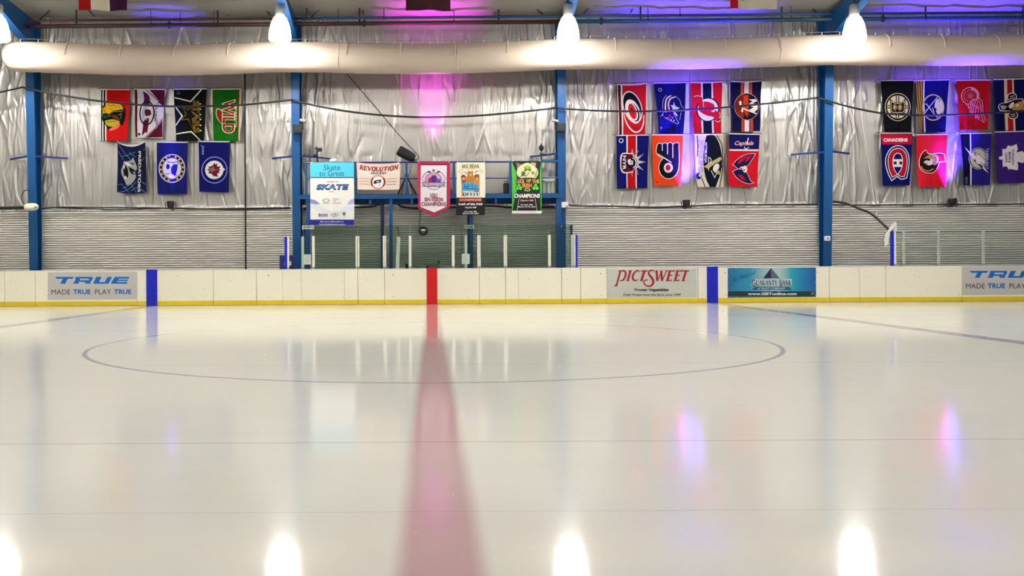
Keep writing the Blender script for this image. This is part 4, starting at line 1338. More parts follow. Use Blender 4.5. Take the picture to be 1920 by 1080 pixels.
A = Art(560, 290, 7.714).soft()
LIL = (150, 146, 206)
A.rect((84, 204, 234), 150, 100, 820, 325).rect((20, 50, 66), 150, 325, 820, 338)
A.text((16, 84, 108), 'Skate', 484, 184, 244, 80, bold=0.0).text((16, 84, 108), 'to Great', 482, 272, 362, 78, bold=0.0)
A.text((60, 60, 60), 'LEARN TO', 496, 393, 176, 17, bold=0.03)
A.text((18, 34, 72), 'SKATE', 490, 470, 458, 86, bold=0.06, shear=0.28).text((72, 112, 176), 'SKATE', 488, 461, 440, 72, bold=0.035, shear=0.28).rect((248, 246, 240), 330, 478, 640, 482)
A.text((60, 60, 60), 'USA', 476, 538, 70, 12, bold=0.04)
A.poly(LIL, (150, 640), (240, 662), (312, 712), (240, 718), (160, 690)).poly((184, 186, 224), (820, 628), (740, 662), (702, 718), (760, 715), (820, 690)).poly((226, 232, 240), (160, 700), (350, 760), (480, 850), (300, 800), (160, 760)).poly((226, 236, 244), (810, 700), (640, 770), (480, 850), (660, 830), (810, 790)).lines((206, 216, 226), 5, [(400, 790), (520, 900)], [(430, 812), (560, 815)])
for k in range(10):
    A.ell((110, 116, 120), 395 + 44 * math.cos(k * PI / 5), 665 + 26 * math.sin(k * PI / 5), 7, 7)
A.text((120, 120, 124), 'LEARN', 398, 705, 100, 12, bold=0.02).text((110, 110, 116), 'RATE', 538, 641, 70, 14, bold=0.03).text((110, 110, 116), 'YOUR', 520, 672, 46, 14, bold=0.03).text((110, 110, 116), 'PROGRAM', 555, 703, 108, 14, bold=0.03).line((150, 150, 154), 2, (482, 630), (482, 715))
A.text((44, 60, 130), 'SKATING', 355, 866, 130, 24, bold=0.04, shear=0.3).lines((44, 60, 130), 7, [(285, 888), (428, 888)], [(292, 850), (292, 880)]).line((50, 44, 44), 5, (465, 870), (500, 852), (560, 856), (580, 872), (550, 890), (490, 890), closed=True).text((150, 90, 40), 'USA', 528, 871, 44, 22, bold=0.04)
A.poly((40, 44, 54), (635, 838), (676, 838), (672, 868), (656, 884), (640, 868)).text((200, 200, 206), 'SC', 656, 856, 24, 18, bold=0.03)
A.rect((26, 34, 150), 150, 940, 820, 1018).text((216, 206, 240), 'Get more information at', 482, 968, 340, 24, bold=0.02, shear=0.2).text((216, 206, 240), 'learntoskateusa.com', 486, 1006, 370, 24, bold=0.02, shear=0.2)
banner('tall white banner with cyan top reading Skate to Great', [(582, 305), (664, 304.5), (664, 423), (581.5, 423.5)], A, (246, 243, 236), seed=31, wave=0.006, bulge=0.02)

A = Art(660, 290, 12).soft()
MR = (124, 26, 34)
A.rect((236, 206, 192), 120, 160, 1070, 330)
A.slab((60, 20, 24), 'REVOLUTION', 605, 300, 860, 100, 0.24, 0.15, 0.34, shear=0.2, arch=26).slab((160, 36, 40), 'REVOLUTION', 600, 296, 860, 96, 0.18, 0.1, 0.3, shear=0.2, arch=26)
A.text((36, 24, 26), 'HOCKEY', 602, 400, 350, 58, bold=0.04, shear=0.15)
A.ring((208, 150, 146), 585, 606, 148, 150, 36).arc(MR, 585, 606, 148, 150, 36, -38, 38).arc(MR, 585, 606, 148, 150, 36, 142, 218).ell((244, 238, 236), 585, 606, 130, 132)
A.poly((28, 24, 40), (484, 640), (500, 580), (560, 558), (655, 552), (650, 590), (640, 620), (560, 632), (500, 648)).poly((220, 216, 220), (540, 590), (600, 578), (620, 600), (560, 612)).line((60, 60, 70), 8, (635, 640), (605, 700))
A.lines((150, 70, 66), 9, [(165, 534), (408, 534)], [(160, 595), (385, 595)], [(172, 656), (402, 658)], [(782, 534), (1006, 534)], [(785, 595), (1006, 597)], [(770, 660), (992, 662)])
for x in (215, 290, 345, 900, 970):
    A.ell((250, 240, 214), x, 385, 26, 20)
banner('small pink cream banner reading Revolution Hockey', [(669, 304.3), (749.5, 304.3), (749, 355), (671, 355)], A, (240, 222, 206), seed=32, wave=0.006, sag=0.05)

A = Art(770, 290, 9)
A.poly((58, 8, 30), (158, 162), (616, 162), (624, 882), (400, 992), (162, 892)).poly((240, 230, 238), (166, 180), (608, 180), (612, 876), (400, 978), (170, 884))
A.ell((222, 160, 196), 385, 420, 138, 108).ring((70, 40, 100), 385, 420, 140, 110, 8).arc((110, 80, 130), 395, 500, 118, 90, 10, 20, 160)
A.poly((92, 30, 120), (330, 400), (360, 350), (420, 345), (450, 400), (430, 470), (350, 470)).poly((170, 24, 80), (300, 400), (345, 380), (360, 460), (300, 470)).poly((60, 50, 150), (400, 360), (440, 380), (430, 440), (385, 420)).poly((90, 90, 170), (440, 420), (510, 400), (500, 470), (440, 470))
A.lines((56, 36, 90), 9, [(185, 410), (230, 330), (290, 285)], [(590, 410), (545, 330), (490, 285)], [(240, 460), (200, 420)], [(540, 460), (580, 420)]).poly((70, 40, 140), (282, 300), (300, 270), (345, 290), (335, 310)).poly((70, 40, 140), (495, 300), (478, 270), (432, 290), (440, 310)).ell((110, 90, 100), 385, 268, 22, 22)
A.text((36, 30, 80), 'TOURNAMENT', 390, 505, 396, 84, bold=0.06).text((226, 206, 232), 'TOURNAMENT', 390, 503, 370, 56, bold=0.03)
TX = (138, 18, 50)
A.slab(TX, '10U', 393, 688, 126, 62, 0.2, 0.13, 0.3).slab(TX, 'DIVISION', 395, 757, 318, 56, 0.2, 0.12, 0.3).slab(TX, 'CHAMPIONS', 394, 835, 416, 58, 0.2, 0.12, 0.3)
SH = [(782.2, 304.2), (843.8, 304.0), (844.3, 388), (814.6, 406), (785, 391.5)]
banner('crimson bordered pennant banner reading 10U Division Champions', [(782, 304), (844, 304), (844.5, 406.5), (782, 406.5)], A, (196, 26, 80), seed=33, wave=0.006, shape=SH)

A = Art(770, 290, 9)
GDB = (142, 126, 50)
A.text(GDB, 'BIG BEAR', 1016, 190, 300, 66, bold=0.05, arch=-12).text((176, 160, 80), 'TOURNAMENT', 1010, 236, 190, 26, bold=0.02)
A.line((156, 146, 90), 7, (810, 290), (840, 250), (890, 270), (870, 320), closed=True).line((156, 146, 90), 7, (1120, 280), (1180, 250), (1220, 290), (1190, 305), closed=True).line((60, 60, 70), 12, (910, 290), (940, 330)).line((60, 60, 70), 12, (1085, 305), (1120, 270))
A.poly((206, 140, 62), (850, 350), (960, 380), (1160, 330), (1160, 700), (860, 690))
A.poly((190, 124, 52), (960, 470), (940, 400), (965, 300), (1000, 275), (1045, 300), (1070, 400), (1060, 470)).ell((190, 124, 52), 965, 292, 16, 16).ell((190, 124, 52), 1042, 292, 16, 16).ell((216, 176, 120), 1010, 340, 24, 22)
A.ell((140, 58, 48), 888, 385, 40, 48).ell((222, 170, 120), 892, 405, 26, 24).ell((130, 70, 36), 1112, 375, 38, 46).ell((214, 166, 110), 1116, 400, 24, 24).poly((150, 84, 44), (860, 430), (930, 420), (940, 480), (860, 490))
A.poly((70, 162, 206), (862, 490), (940, 458), (1000, 480), (1060, 470), (1140, 530), (1150, 612), (1060, 595), (1000, 612), (870, 608)).lines((24, 70, 110), 10, [(900, 500), (930, 580)], [(970, 490), (960, 590)], [(1030, 490), (1040, 580)], [(1090, 520), (1080, 590)], [(870, 560), (1150, 590)], [(900, 540), (990, 530)])
A.rect((206, 214, 222), 880, 615, 1150, 695).lines((30, 34, 44), 16, [(890, 640), (890, 690)], [(925, 640), (940, 690)], [(965, 640), (955, 690)], [(1010, 640), (1020, 690)], [(1065, 650), (1075, 690)], [(1110, 640), (1130, 690)]).lines((30, 34, 44), 12, [(860, 685), (920, 690)], [(1060, 630), (1140, 620)])
A.rect((12, 12, 14), 750, 725, 1270, 1040).rect((176, 34, 40), 815, 735, 1195, 790).text((236, 150, 140), 'CHAMPIONS', 1005, 762, 370, 44, bold=0.03)
A.text((236, 236, 236), 'Luck of the Irish', 1012, 832, 400, 40, bold=0.04, shear=0.25).text((230, 230, 230), 'Squirt BB', 1015, 895, 190, 34, bold=0.04, shear=0.2).text((226, 226, 226), 'St. Louis, MO', 1016, 963, 205, 26, bold=0.04, shear=0.2).text((226, 226, 226), 'March 6-8, 2020', 1016, 994, 268, 26, bold=0.04, shear=0.2)
banner('white and black banner with three brown bears', [(856, 304.5), (909.5, 304.5), (909.5, 403.5), (855.5, 403.5)], A, (244, 238, 218), seed=34, wave=0.004)

A = Art(930, 290, 9).soft()
LG, DGN, CRE = (74, 186, 60), (18, 40, 20), (226, 214, 170)
A.poly(LG, (265, 110), (335, 300), (345, 620), (300, 800), (280, 1000), (260, 1000)).poly(LG, (770, 110), (740, 300), (740, 620), (750, 800), (765, 1000), (780, 1000))
A.poly((140, 120, 110), (345, 130), (440, 170), (360, 300)).poly((206, 150, 130), (590, 130), (680, 140), (660, 230), (600, 240))
A.poly(CRE, (360, 250), (440, 170), (540, 140), (620, 180), (700, 250), (710, 330), (660, 400), (420, 400), (350, 330)).ell((96, 130, 30), 533, 225, 56, 44).ell((150, 190, 60), 533, 212, 40, 28).poly((40, 70, 30), (470, 255), (600, 255), (590, 280), (480, 280)).ell((236, 206, 170), 535, 290, 40, 26)
A.poly((50, 120, 46), (425, 300), (460, 280), (495, 300), (480, 350), (440, 370)).poly((70, 150, 50), (600, 290), (635, 280), (640, 330), (605, 340)).lines((20, 26, 16), 9, [(470, 330), (500, 370), (560, 300)], [(690, 250), (685, 390)], [(660, 300), (655, 390)], [(380, 400), (440, 340)])
GO = (206, 168, 90)
A.poly((30, 30, 16), (330, 410), (480, 390), (600, 390), (740, 420), (740, 500), (610, 560), (440, 560), (335, 490)).text(GO, 'LUCK', 412, 448, 140, 70, bold=0.05).text(GO, 'OF', 548, 440, 78, 58, bold=0.05).text(GO, 'THE', 668, 452, 124, 66, bold=0.05).text((216, 140, 66), 'IRISH', 520, 520, 165, 72, bold=0.05)
for cx in (384, 664):
    for k in range(3):
        a = PI / 2 + k * 2 * PI / 3
        A.ell((20, 60, 20), cx + 28 * math.cos(a), 552 - 30 * math.sin(a), 34, 36).ell((96, 206, 66), cx + 28 * math.cos(a), 552 - 30 * math.sin(a), 27, 29)
A.ell((190, 180, 120), 525, 592, 52, 28).ell((60, 70, 40), 525, 590, 34, 14)
A.poly((14, 14, 14), (385, 640), (680, 640), (740, 945), (290, 945)).lines((190, 196, 190), 8, [(390, 720), (355, 945)], [(655, 720), (690, 945)])
A.text((20, 24, 20), 'CHAMPIONS', 522, 698, 470, 90, bold=0.08, shear=0.1).text((238, 238, 236), 'CHAMPIONS', 520, 696, 440, 70, bold=0.04, shear=0.1)
A.text((226, 160, 150), 'Squirt BB', 520, 776, 220, 36, bold=0.04, shear=0.2).text((226, 226, 226), 'St. Louis, MO', 518, 847, 205, 26, bold=0.04, shear=0.2).text((226, 226, 226), 'March 12-14, 2021', 515, 882, 300, 24, bold=0.04, shear=0.2)
A.rect((242, 240, 232), 250, 948, 790, 1000).text((190, 188, 180), 'A TOURNAMENT', 500, 968, 350, 14, bold=0.02)
banner('green and black banner with clovers reading Champions, right end of the railing', [(960, 302), (1015, 302), (1015.5, 400.5), (960, 400.5)], A, DGN, seed=35, wave=0.005)

# ------------------------------------------------------------------ things on the platform
t = thing('tripod_spotlight', 'black spotlight tilted on a tripod, between two banners on the platform', 'spotlight', at(763, 363.5, PLY + 0.3))
ty = PLY + 0.30
zdk = zt
ap = at(762, 330, ty)
for px, dy in ((745.5, 0.0), (780.5, -0.02), (765, 0.26)):
    f = at(px, 363, ty + dy)
    MB().tube([(ap.x, ty, ap.z), (f.x, ty + dy, zdk)], 0.022, 8).build('leg', M_BLACK, t)
MB().tube([(ap.x, ty, ap.z - 0.25), (ap.x, ty, at(762, 303, ty).z)], 0.02, 8).build('pole', M_BLACK, t)
MB().tube([(ap.x, ty, ap.z - 0.04), (ap.x, ty, ap.z + 0.06)], 0.05, 10).build('collar', M_BLACK, t)
for px in (752, 775):
    f = at(px, 363, ty)
    g = at(757 if px < 760 else 768, 345, ty)
    MB().tube([(f.x, ty - 0.02, zdk), (g.x, ty, g.z)], 0.012, 6).build('brace', M_BLACK, t)
h0, h1 = at(748, 282, ty), at(774, 296, ty)
d = (h1 - h0).normalized()
hb = MB().tube([h0 - d * 0.02, h0 + d * 0.02, h0 + d * 0.30, h1, h1 + d * 0.05], [0.125, 0.15, 0.15, 0.13, 0.10], 12)
hb.build('lamp_head', M_BLACK, t)
MB().tube([at(776, 290, ty), at(777, 300, ty), at(774, 305, ty)], 0.02, 6).build('yoke', M_BLACK, t)
MB().tube([at(772, 308, ty), at(769, 322, ty), at(765, 332, ty)], 0.007, 5).build('cord', M_BLACK, t)

t = thing('camera_stand', 'thin black stand with a small camera above the cyan banner', 'camera stand', at(596, 363, PLY + 0.2))
cy = PLY + 0.2
b0 = at(596, 304, cy)
MB().tube([(b0.x, cy, zdk), at(595, 292, cy), at(593.5, 275, cy)], 0.022, 8).build('pole', M_BLACK, t)
c0, c1 = at(594, 277.5, cy), at(604, 284, cy)
MB().box(c0.x, c1.x, cy - 0.06, cy + 0.06, c1.z, c0.z).build('camera_body', M_BLACK, t, bevel=0.01)
MB().tube([at(589, 278, cy), at(595, 279, cy)], 0.016, 6).build('handle', M_BLACK, t)
c0 = at(592, 292, cy)
MB().lathe((c0.x, cy - 0.03, c0.z - 0.03), [(0.02, 0), (0.07, 0.01), (0.07, 0.05), (0.02, 0.07)], 10).build('clamp', M_BLACK, t)

t = thing('lantern_lamp', 'small black lantern on a pole above the green banner', 'lamp', at(1015, 363, PLY + 0.2))
lx = at(1015, 290, cy)
MB().tube([(lx.x, cy, zdk), (lx.x, cy, at(1015, 282, cy).z)], 0.02, 8).build('pole', M_BLACK, t)
lz = at(1015, 283, cy).z
MB().lathe((lx.x, cy, lz), [(0.02, 0), (0.055, 0.02), (0.075, 0.09), (0.07, 0.13), (0.03, 0.17), (0.015, 0.21)], 12).build('lantern_head', M_BLACK, t)
MB().tube([at(1012, 288, cy), at(1025, 289, cy)], 0.035, 8).build('clamp', M_DARK, t)

p = at(625, 301, cy)
mb = MB().lathe((p.x, cy, p.z - 0.06), [(0.10, 0), (0.125, 0.03), (0.10, 0.09), (0.075, 0.11), (0.02, 0.12)], 12)
mb.build('lamp_cap', M_WHITE, (tt := thing('white_floodlight', 'small white floodlight behind the top of the cyan banner', 'floodlight', (p.x, cy, zdk))), smooth=True)
MB().tube([(p.x, cy, zdk), (p.x, cy, p.z - 0.05)], 0.015, 6).build('pole', M_DARK, tt)

t = thing('side_table', 'pale chamfered table at the right end of the platform', 'table', at(1028, 363, PLY + 0.3))
ty2 = PLY + 0.33
a_, b_ = at(1016, 334, ty2), at(1040, 341, ty2)
mb = MB().prism([(a_.x + 0.06, a_.z), (b_.x - 0.06, a_.z), (b_.x, a_.z - 0.06), (b_.x - 0.06, b_.z), (a_.x + 0.06, b_.z), (a_.x, a_.z - 0.06)], 'Y', ty2 - 0.12, ty2 + 0.14)
mb.build('table_top', M_POSTG, t, bevel=0.008)
for px in (1020.5, 1028.5, 1036):
    x = at(px, 350, ty2).x
    MB().box(x - 0.035, x + 0.035, ty2 - 0.03, ty2 + 0.03, zdk, b_.z).build('leg', M_POSTG, t)

t = thing('equipment_case', 'dark equipment case on the platform beside the green banner', 'case', at(948, 363, PLY + 0.25))
a_, b_ = at(944, 334, PLY + 0.3), at(955, 362, PLY + 0.3)
MB().box(a_.x, b_.x, PLY + 0.2, PLY + 0.45, zdk, a_.z - 0.15).build('case_body', M_DARK, t, bevel=0.02)
MB().tube([(a_.x + 0.04, PLY + 0.3, a_.z - 0.15), (a_.x + 0.05, PLY + 0.3, a_.z - 0.09), (b_.x - 0.05, PLY + 0.3, a_.z - 0.09), (b_.x - 0.04, PLY + 0.3, a_.z - 0.15)], 0.012, 6).build('handle', M_BLACK, t)

# ================================================================== glass and its posts behind the boards
GY = 25.90
POSTS = [  # px0, px1, top py, material, blue edge (px0, px1), label
    (539, 542.5, 444, M_WHITE, (534, 539), 'white post with blue edge, left end of the penalty glass'),
    (565.5, 570.5, 444, M_POSTG, None, 'grey green glass post just right of the left end post'),
    (585.5, 590.5, 443, M_POST, None, 'cream glass post below the tall cyan and white banner'),
    (667, 670, 442.5, M_POST, None, 'cream glass post, left one of the pair left of centre'),
    (671, 674, 442.5, M_POST, None, 'cream glass post, right one of the pair left of centre'),
    (718, 721, 442, M_POST, None, 'cream glass post, left one of the pair beside the blue platform leg'),
    (721.6, 724.2, 442, M_POST, None, 'cream glass post, right one of the pair beside the blue platform leg'),
    (766.5, 771.5, 442, M_POST, None, 'wide cream glass post left of the red centre stripe'),
    (847, 852.2, 441.5, M_POST, None, 'wide cream glass post right of the red centre stripe'),
    (871, 876, 441, M_POSTG, None, 'grey green glass post behind the right notice sheet'),
    (894.8, 897.6, 441, M_POST, None, 'cream glass post, left one of the pair right of centre'),
    (898.2, 901, 441, M_POST, None, 'cream glass post, right one of the pair right of centre'),
    (944.2, 947.2, 441, M_POST, None, 'cream glass post, left one of the rightmost pair in the penalty glass'),
    (947.8, 950.6, 441, M_POST, None, 'cream glass post, right one of the rightmost pair in the penalty glass'),
    (1027.5, 1032.5, 440.5, M_POST, None, 'single cream glass post left of the blue column with pink light'),
    (1070, 1076, 440.5, M_POSTG, None, 'grey green glass post right of the blue column with pink light'),
    (1076.4, 1078.6, 440, M_WHITE, (1078.6, 1082.6), 'white post with blue edge, right end of the penalty glass'),
    (1675, 1679, 435, M_WHITE, (1670, 1675), 'blue and white end post of the right bench glass'),
    (1691, 1695.5, 434.5, M_POSTG, None, 'grey green bench glass post nearest the blue end post'),
    (1756.5, 1761, 434, M_POSTG, None, 'grey green post in the middle of the right bench glass'),
    (1840, 1845, 433, M_POSTG, None, 'grey green bench glass post nearest the right frame edge'),
]
for (p0, p1, top, m, blue, lab) in POSTS:
    x0, x1 = at(p0, 470, GY).x, at(p1, 470, GY).x
    zz = at((p0 + p1) / 2, top, GY).z
    t = thing('glass_post', lab, 'post', ((x0 + x1) / 2, GY, ZB), 'posts holding the rink glass')
    MB().box(x0, x1, GY - 0.045, GY - 0.012, ZB, zz).build('upright', m, t, bevel=0.004)
    MB().box(x0 - 0.004, x1 + 0.004, GY - 0.05, GY - 0.012, ZB, ZB + 0.06).build('foot_bracket', M_GREY, t)
    if blue:
        MB().box(at(blue[0], 470, GY).x, at(blue[1], 470, GY).x, GY - 0.04, GY + 0.03, ZB, zz).build('pad', M_STRIPE_B, t)
# leaning loose post behind the glass
t = thing('loose_post', 'grey green post leaning before the glass, between two cream posts', 'post', at(746, 500, 25.85))
a_, b_ = at(745, 503, 25.85), at(747.5, 444, 25.85)
MB().bar((a_.x, 25.85, ZB + 0.001), (b_.x, 25.85, b_.z), 0.10, 0.04).build('upright', M_POSTG, t, bevel=0.006)
MB().tube([b_, at(745.5, 424, 25.85)], 0.012, 6).build('rod', M_DARK, t)

PANES = [(588, 670.4, 423, 'pane of penalty glass below the tall cyan and white banner'),
         (670.7, 721.2, 423, 'narrow gate pane of penalty glass left of the leaning post'),
         (721.5, 769, 422.5, 'pane of penalty glass behind the leaning post'),
         (769.2, 849.5, 422.5, 'pane of penalty glass above the red centre stripe'),
         (849.8, 897.9, 422, 'pane of penalty glass behind the right notice sheet'),
         (898.1, 947.4, 422, 'narrow gate pane of penalty glass right of centre'),
         (947.6, 1030, 421.5, 'pane of penalty glass below the green banner'),
         (1030.2, 1073.5, 421, 'pane of penalty glass in front of the blue column with pink light'),
         (1680, 1693, 415.5, 'narrow strip of bench glass beside the blue end post'),
         (1693.3, 1758.7, 415, 'first wide pane of the right bench glass'),
         (1759, 1842.3, 414.5, 'second wide pane of the right bench glass'),
         (1842.6, 2190, 414, 'pane of bench glass cut by the right frame edge')]
for (p0, p1, top, lab) in PANES:
    x0, x1 = at(p0, 460, GY).x, at(p1, 460, GY).x
    zz = at((p0 + p1) / 2, top, GY).z
    mb = MB().box(x0 + 0.004, x1 - 0.004, GY - 0.006, GY + 0.006, ZB, zz)
    tag(mb.build('glass_shield', M_GLASS if p0 < 1600 else M_GLASS2, origin=((x0 + x1) / 2, GY, ZB)), lab, 'glass shield', 'panes of rink glass')
# dividing glass at the sides of the penalty box
for (px, lab) in ((570, 'end pane of glass at the left side of the penalty box'), (1073.5, 'end pane of glass at the right side of the penalty box'), (866, 'middle dividing pane of glass in the penalty box')):
    x = at(px, 460, GY).x
    zz = at(px, 421.5, GY).z
    mb = MB().box(x - 0.006, x + 0.006, GY + 0.02, 26.38, 0.02, zz)
    tag(mb.build('glass_shield', M_GLASS2, origin=(x, GY + 0.3, ZB)), lab, 'glass shield', 'side panes of the penalty box')

# black rail along the right bench glass
p, q = at(1680, 435.5, GY + 0.03), at(2190, 432, GY + 0.03)
tag(MB().tube([p, q], 0.014, 6).build('bench_rail', M_BLACK, origin=p), 'thin black rail along the top of the right bench posts', 'rail')

# white corner cloth on the right end post
t = thing('white_cloth', 'white cloth draped over the blue end post on the right', 'cloth', at(1668, 462, GY))
mb = MB()
cy2 = GY - 0.06
def sheet(pts, y0, y1):
    mb.prism([(at(a, b, cy2).x, at(a, b, cy2).z) for a, b in pts], 'Y', y0, y1)
sheet([(1672, 420), (1677, 416.5), (1680, 417), (1676, 427), (1670, 434), (1666, 436), (1664, 433)], cy2 - 0.02, cy2 - 0.005)
sheet([(1662, 435), (1667, 433.5), (1668, 440), (1665, 447), (1664.5, 459), (1659, 462), (1657.5, 452), (1658.5, 442)], cy2 - 0.035, cy2 - 0.012)
sheet([(1676, 420), (1681, 417.5), (1682, 434), (1677, 433)], cy2 + 0.0, cy2 + 0.015)
mb.build('draped_fold', M_WHITE, t, bevel=0.004)

# small signs and sheets
def sign(name, label, cat, quad, art, base, Y):
    c = at((quad[0][0] + quad[1][0]) / 2, quad[2][1], Y)
    t = thing(name, label, cat, (c.x, Y, c.z))
    cloth('sign_face', art, quad, Y, t, 1, 1, 0.0, base=base, matfn=vinyl, thick=0.006, step=0.0005)
    return t


A = Art(0, 0, 1)
A.text((30, 34, 34), 'GUESTS', 577.5, 426.2, 18.5, 4.2, bold=0.05)
sign('name_sign', 'small white sign reading GUESTS below the cyan and white banner', 'sign', [(566.5, 423), (588.5, 423), (588.5, 429.5), (566.5, 429.5)], A, (216, 222, 208), GY - 0.02)
A = Art(0, 0, 1)
A.text((30, 34, 34), 'HOME', 880, 425.2, 14.5, 4.0, bold=0.05)
sign('name_sign', 'small white sign reading HOME on the platform leg', 'sign', [(871, 422), (889.5, 422), (889.5, 428.3), (871, 428.3)], A, (222, 226, 216), PLY + 0.02)
for (x0, x1, y0, y1, lab) in ((569.3, 583.2, 477, 496, 'pale notice sheet taped to the glass at the left penalty gate'), (865.8, 880.6, 476, 495, 'pale notice sheet taped to the glass right of centre')):
    A = Art(0, 0, 1)
    for k in range(6):
        yy = y0 + 3 + k * 2.6
        A.line((150, 164, 158), 0.5, (x0 + 2, yy), (x1 - 2 - (k % 3), yy))
    sign('notice_sheet', lab, 'notice', [(x0, y0), (x1, y0), (x1, y1), (x0, y1)], A, (196, 212, 202), GY - 0.052)

# blue gate box and things inside the penalty box
a_, b_ = at(524, 478.5, 26.02), at(553, 503, 26.02)
t = thing('gate_box', 'low dark blue gate panel at the left end of the penalty glass', 'gate', ((a_.x + b_.x) / 2, 26.05, 0))
MB().box(a_.x, b_.x, 26.02, 26.08, 0, a_.z).build('gate_panel', M_NAVY, t, bevel=0.006)
a_, b_ = at(533.5, 490, 25.97), at(546, 498, 25.97)
MB().box(a_.x, b_.x, 25.95, 26.02, b_.z, a_.z).build('latch', M_WHITE, t, bevel=0.006)
t = thing('scorer_desk', 'grey scorer desk just behind the red centre stripe', 'desk', (0, 26.1, 0))
dz = ZB - 0.02
xa, xb = at(752, 500, 26.1).x, at(845, 500, 26.1).x
MB().box(xa, xb, 25.99, 26.34, dz - 0.04, dz).build('desk_top', M_GREY, t, bevel=0.004)
for x in (xa + 0.05, xb - 0.1):
    MB().box(x, x + 0.05, 26.1, 26.2, 0, dz - 0.04).build('leg', M_DARK, t)
a_, b_ = at(804, 495.5, 26.1), at(823.5, 503, 26.1)
t = thing('control_box', 'grey control box on the scorer desk above the red stripe', 'box', ((a_.x + b_.x) / 2, 26.1, dz))
MB().box(a_.x, b_.x, 26.04, 26.22, dz, a_.z).build('box_body', M_GREY, t, bevel=0.01)
MB().tube([(b_.x - 0.02, 26.1, a_.z - 0.02), (b_.x - 0.03, 26.1, a_.z + 0.10), at(821, 489, 26.1), at(825, 493, 26.1)], 0.012, 6).build('microphone_neck', M_BLACK, t)
for (x0, x1, yt, lab) in ((799.5, 804, 497.5, 'small black box left of the grey control box'), (760, 765.5, 494.5, 'small black radio beside the wide cream post left of centre')):
    a_, b_ = at(x0, yt, 26.12), at(x1, 503, 26.12)
    t = thing('black_box', lab, 'box', ((a_.x + b_.x) / 2, 26.12, dz))
    MB().box(a_.x, b_.x, 26.06, 26.16, dz, a_.z).build('box_body', M_BLACK, t, bevel=0.008)
    MB().tube([(a_.x + 0.02, 26.1, a_.z), (a_.x + 0.02, 26.1, a_.z + 0.04)], 0.008, 6).build('knob', M_GREY, t)
p = at(784.5, 500, 26.12)
tag(MB().lathe((p.x, 26.12, dz), [(0.03, 0), (0.034, 0.01), (0.034, 0.09), (0.014, 0.125), (0.014, 0.15), (0.016, 0.155)], 12).build('water_bottle', mat('clear_plastic', (190, 206, 206), 0.15), origin=(p.x, 26.12, dz), smooth=True), 'small pale bottle on the scorer desk left of the red stripe', 'bottle')

# round signal bell on the ribbed wall
p = at(793.5, 433, 27.2)
t = thing('signal_bell', 'round polished bell on the ribbed wall below the pennant banner', 'bell', (p.x, 27.2, p.z))
vs, fs = [], []
for i, (r, y) in enumerate(((0.135, 27.26), (0.14, 27.20), (0.12, 27.14), (0.1, 27.12), (0.06, 27.095), (0.015, 27.085))):
    vs += [(p.x + r * math.cos(2 * PI * k / 20), y, p.z + r * math.sin(2 * PI * k / 20)) for k in range(20)]
mb = MB().add(vs[60:], [(i * 20 + k, i * 20 + (k + 1) % 20, (i + 1) * 20 + (k + 1) % 20, (i + 1) * 20 + k) for i in range(2) for k in range(20)] + [tuple(40 + k for k in range(20))])
mb.build('bell_dome', M_CHROME, t, smooth=True)
mb = MB().add(vs[:80], [(i * 20 + k, i * 20 + (k + 1) % 20, (i + 1) * 20 + (k + 1) % 20, (i + 1) * 20 + k) for i in range(3) for k in range(20)])
mb.build('bell_rim', M_DARK, t, smooth=True)
MB().tube([(p.x - 0.11, 27.2, p.z + 0.08), at(787, 412, 27.22), at(789, 385, 27.22)], 0.010, 6).build('cord', M_BLACK, t)

# fittings on the columns
for (x0, x1, y0, y1, px, lab) in ((549.5, 567.5, 234, 250, 568, 'black wall speaker on the column left of the platform'), (1044, 1060.5, 232, 246.5, 1041, 'black wall speaker on the column right of the platform')):
    Yc = COLF_Y - 0.06
    a_, b_ = at(x0, y0, Yc), at(x1, y1, Yc)
    t = thing('wall_speaker', lab, 'speaker', ((a_.x + b_.x) / 2, Yc, b_.z), 'black speakers on the columns')
    MB().box(a_.x, b_.x, Yc - 0.09, Yc + 0.045, b_.z, a_.z).build('cabinet', M_BLACK, t, bevel=0.01)
    cx_, cz_ = (a_.x + b_.x) / 2, (a_.z + b_.z) / 2
    MB().add([(cx_ + 0.085 * math.cos(2 * PI * k / 16), Yc - 0.093, cz_ + 0.085 * math.sin(2 * PI * k / 16)) for k in range(16)], [tuple(range(16))]).build('grille', M_DARK, t)
    lab2 = 'small grey floodlight beside the ' + lab[6:]
    q = at(px, 228, Yc)
    t = thing('floodlight', lab2, 'floodlight', (q.x, Yc, q.z), 'grey floodlights on the columns')
    MB().bar(q + Vector((-0.09, -0.03, 0.04)), q + Vector((0.09, -0.03, 0.0)), 0.07, 0.12).build('lamp_head', M_GREY, t, bevel=0.01)
    MB().tube([q, q + Vector((0.0, 0.0, -0.1)), at(px, 243, Yc)], 0.022, 6).build('bracket', M_DARK, t)
Yc = COLF_Y + 0.12
p = at(1051, 424, Yc)
t = thing('indicator_light', 'small round pink light on the column right of the platform', 'light', (p.x, Yc, p.z))
vs = [(p.x + r * math.cos(2 * PI * k / 14), y, p.z + r * math.sin(2 * PI * k / 14)) for r, y in ((0.04, Yc + 0.03), (0.04, Yc), (0.03, Yc - 0.02)) for k in range(14)]
MB().add(vs, [(i * 14 + k, i * 14 + (k + 1) % 14, (i + 1) * 14 + (k + 1) % 14, (i + 1) * 14 + k) for i in range(2) for k in range(14)] + [tuple(28 + k for k in range(14))]).build('lens', mat('pink_lens', (226, 150, 226), 0.3, emit=((0.9, 0.4, 0.85), 0.7)), t, smooth=True)
MB().lathe((p.x, Yc + 0.035, p.z - 0.05), [(0.05, 0), (0.05, 0.1)], 12).build('housing', M_NAVY, t)
a_, b_ = at(1546.5, 442.5, Yc), at(1556.5, 451.5, Yc)
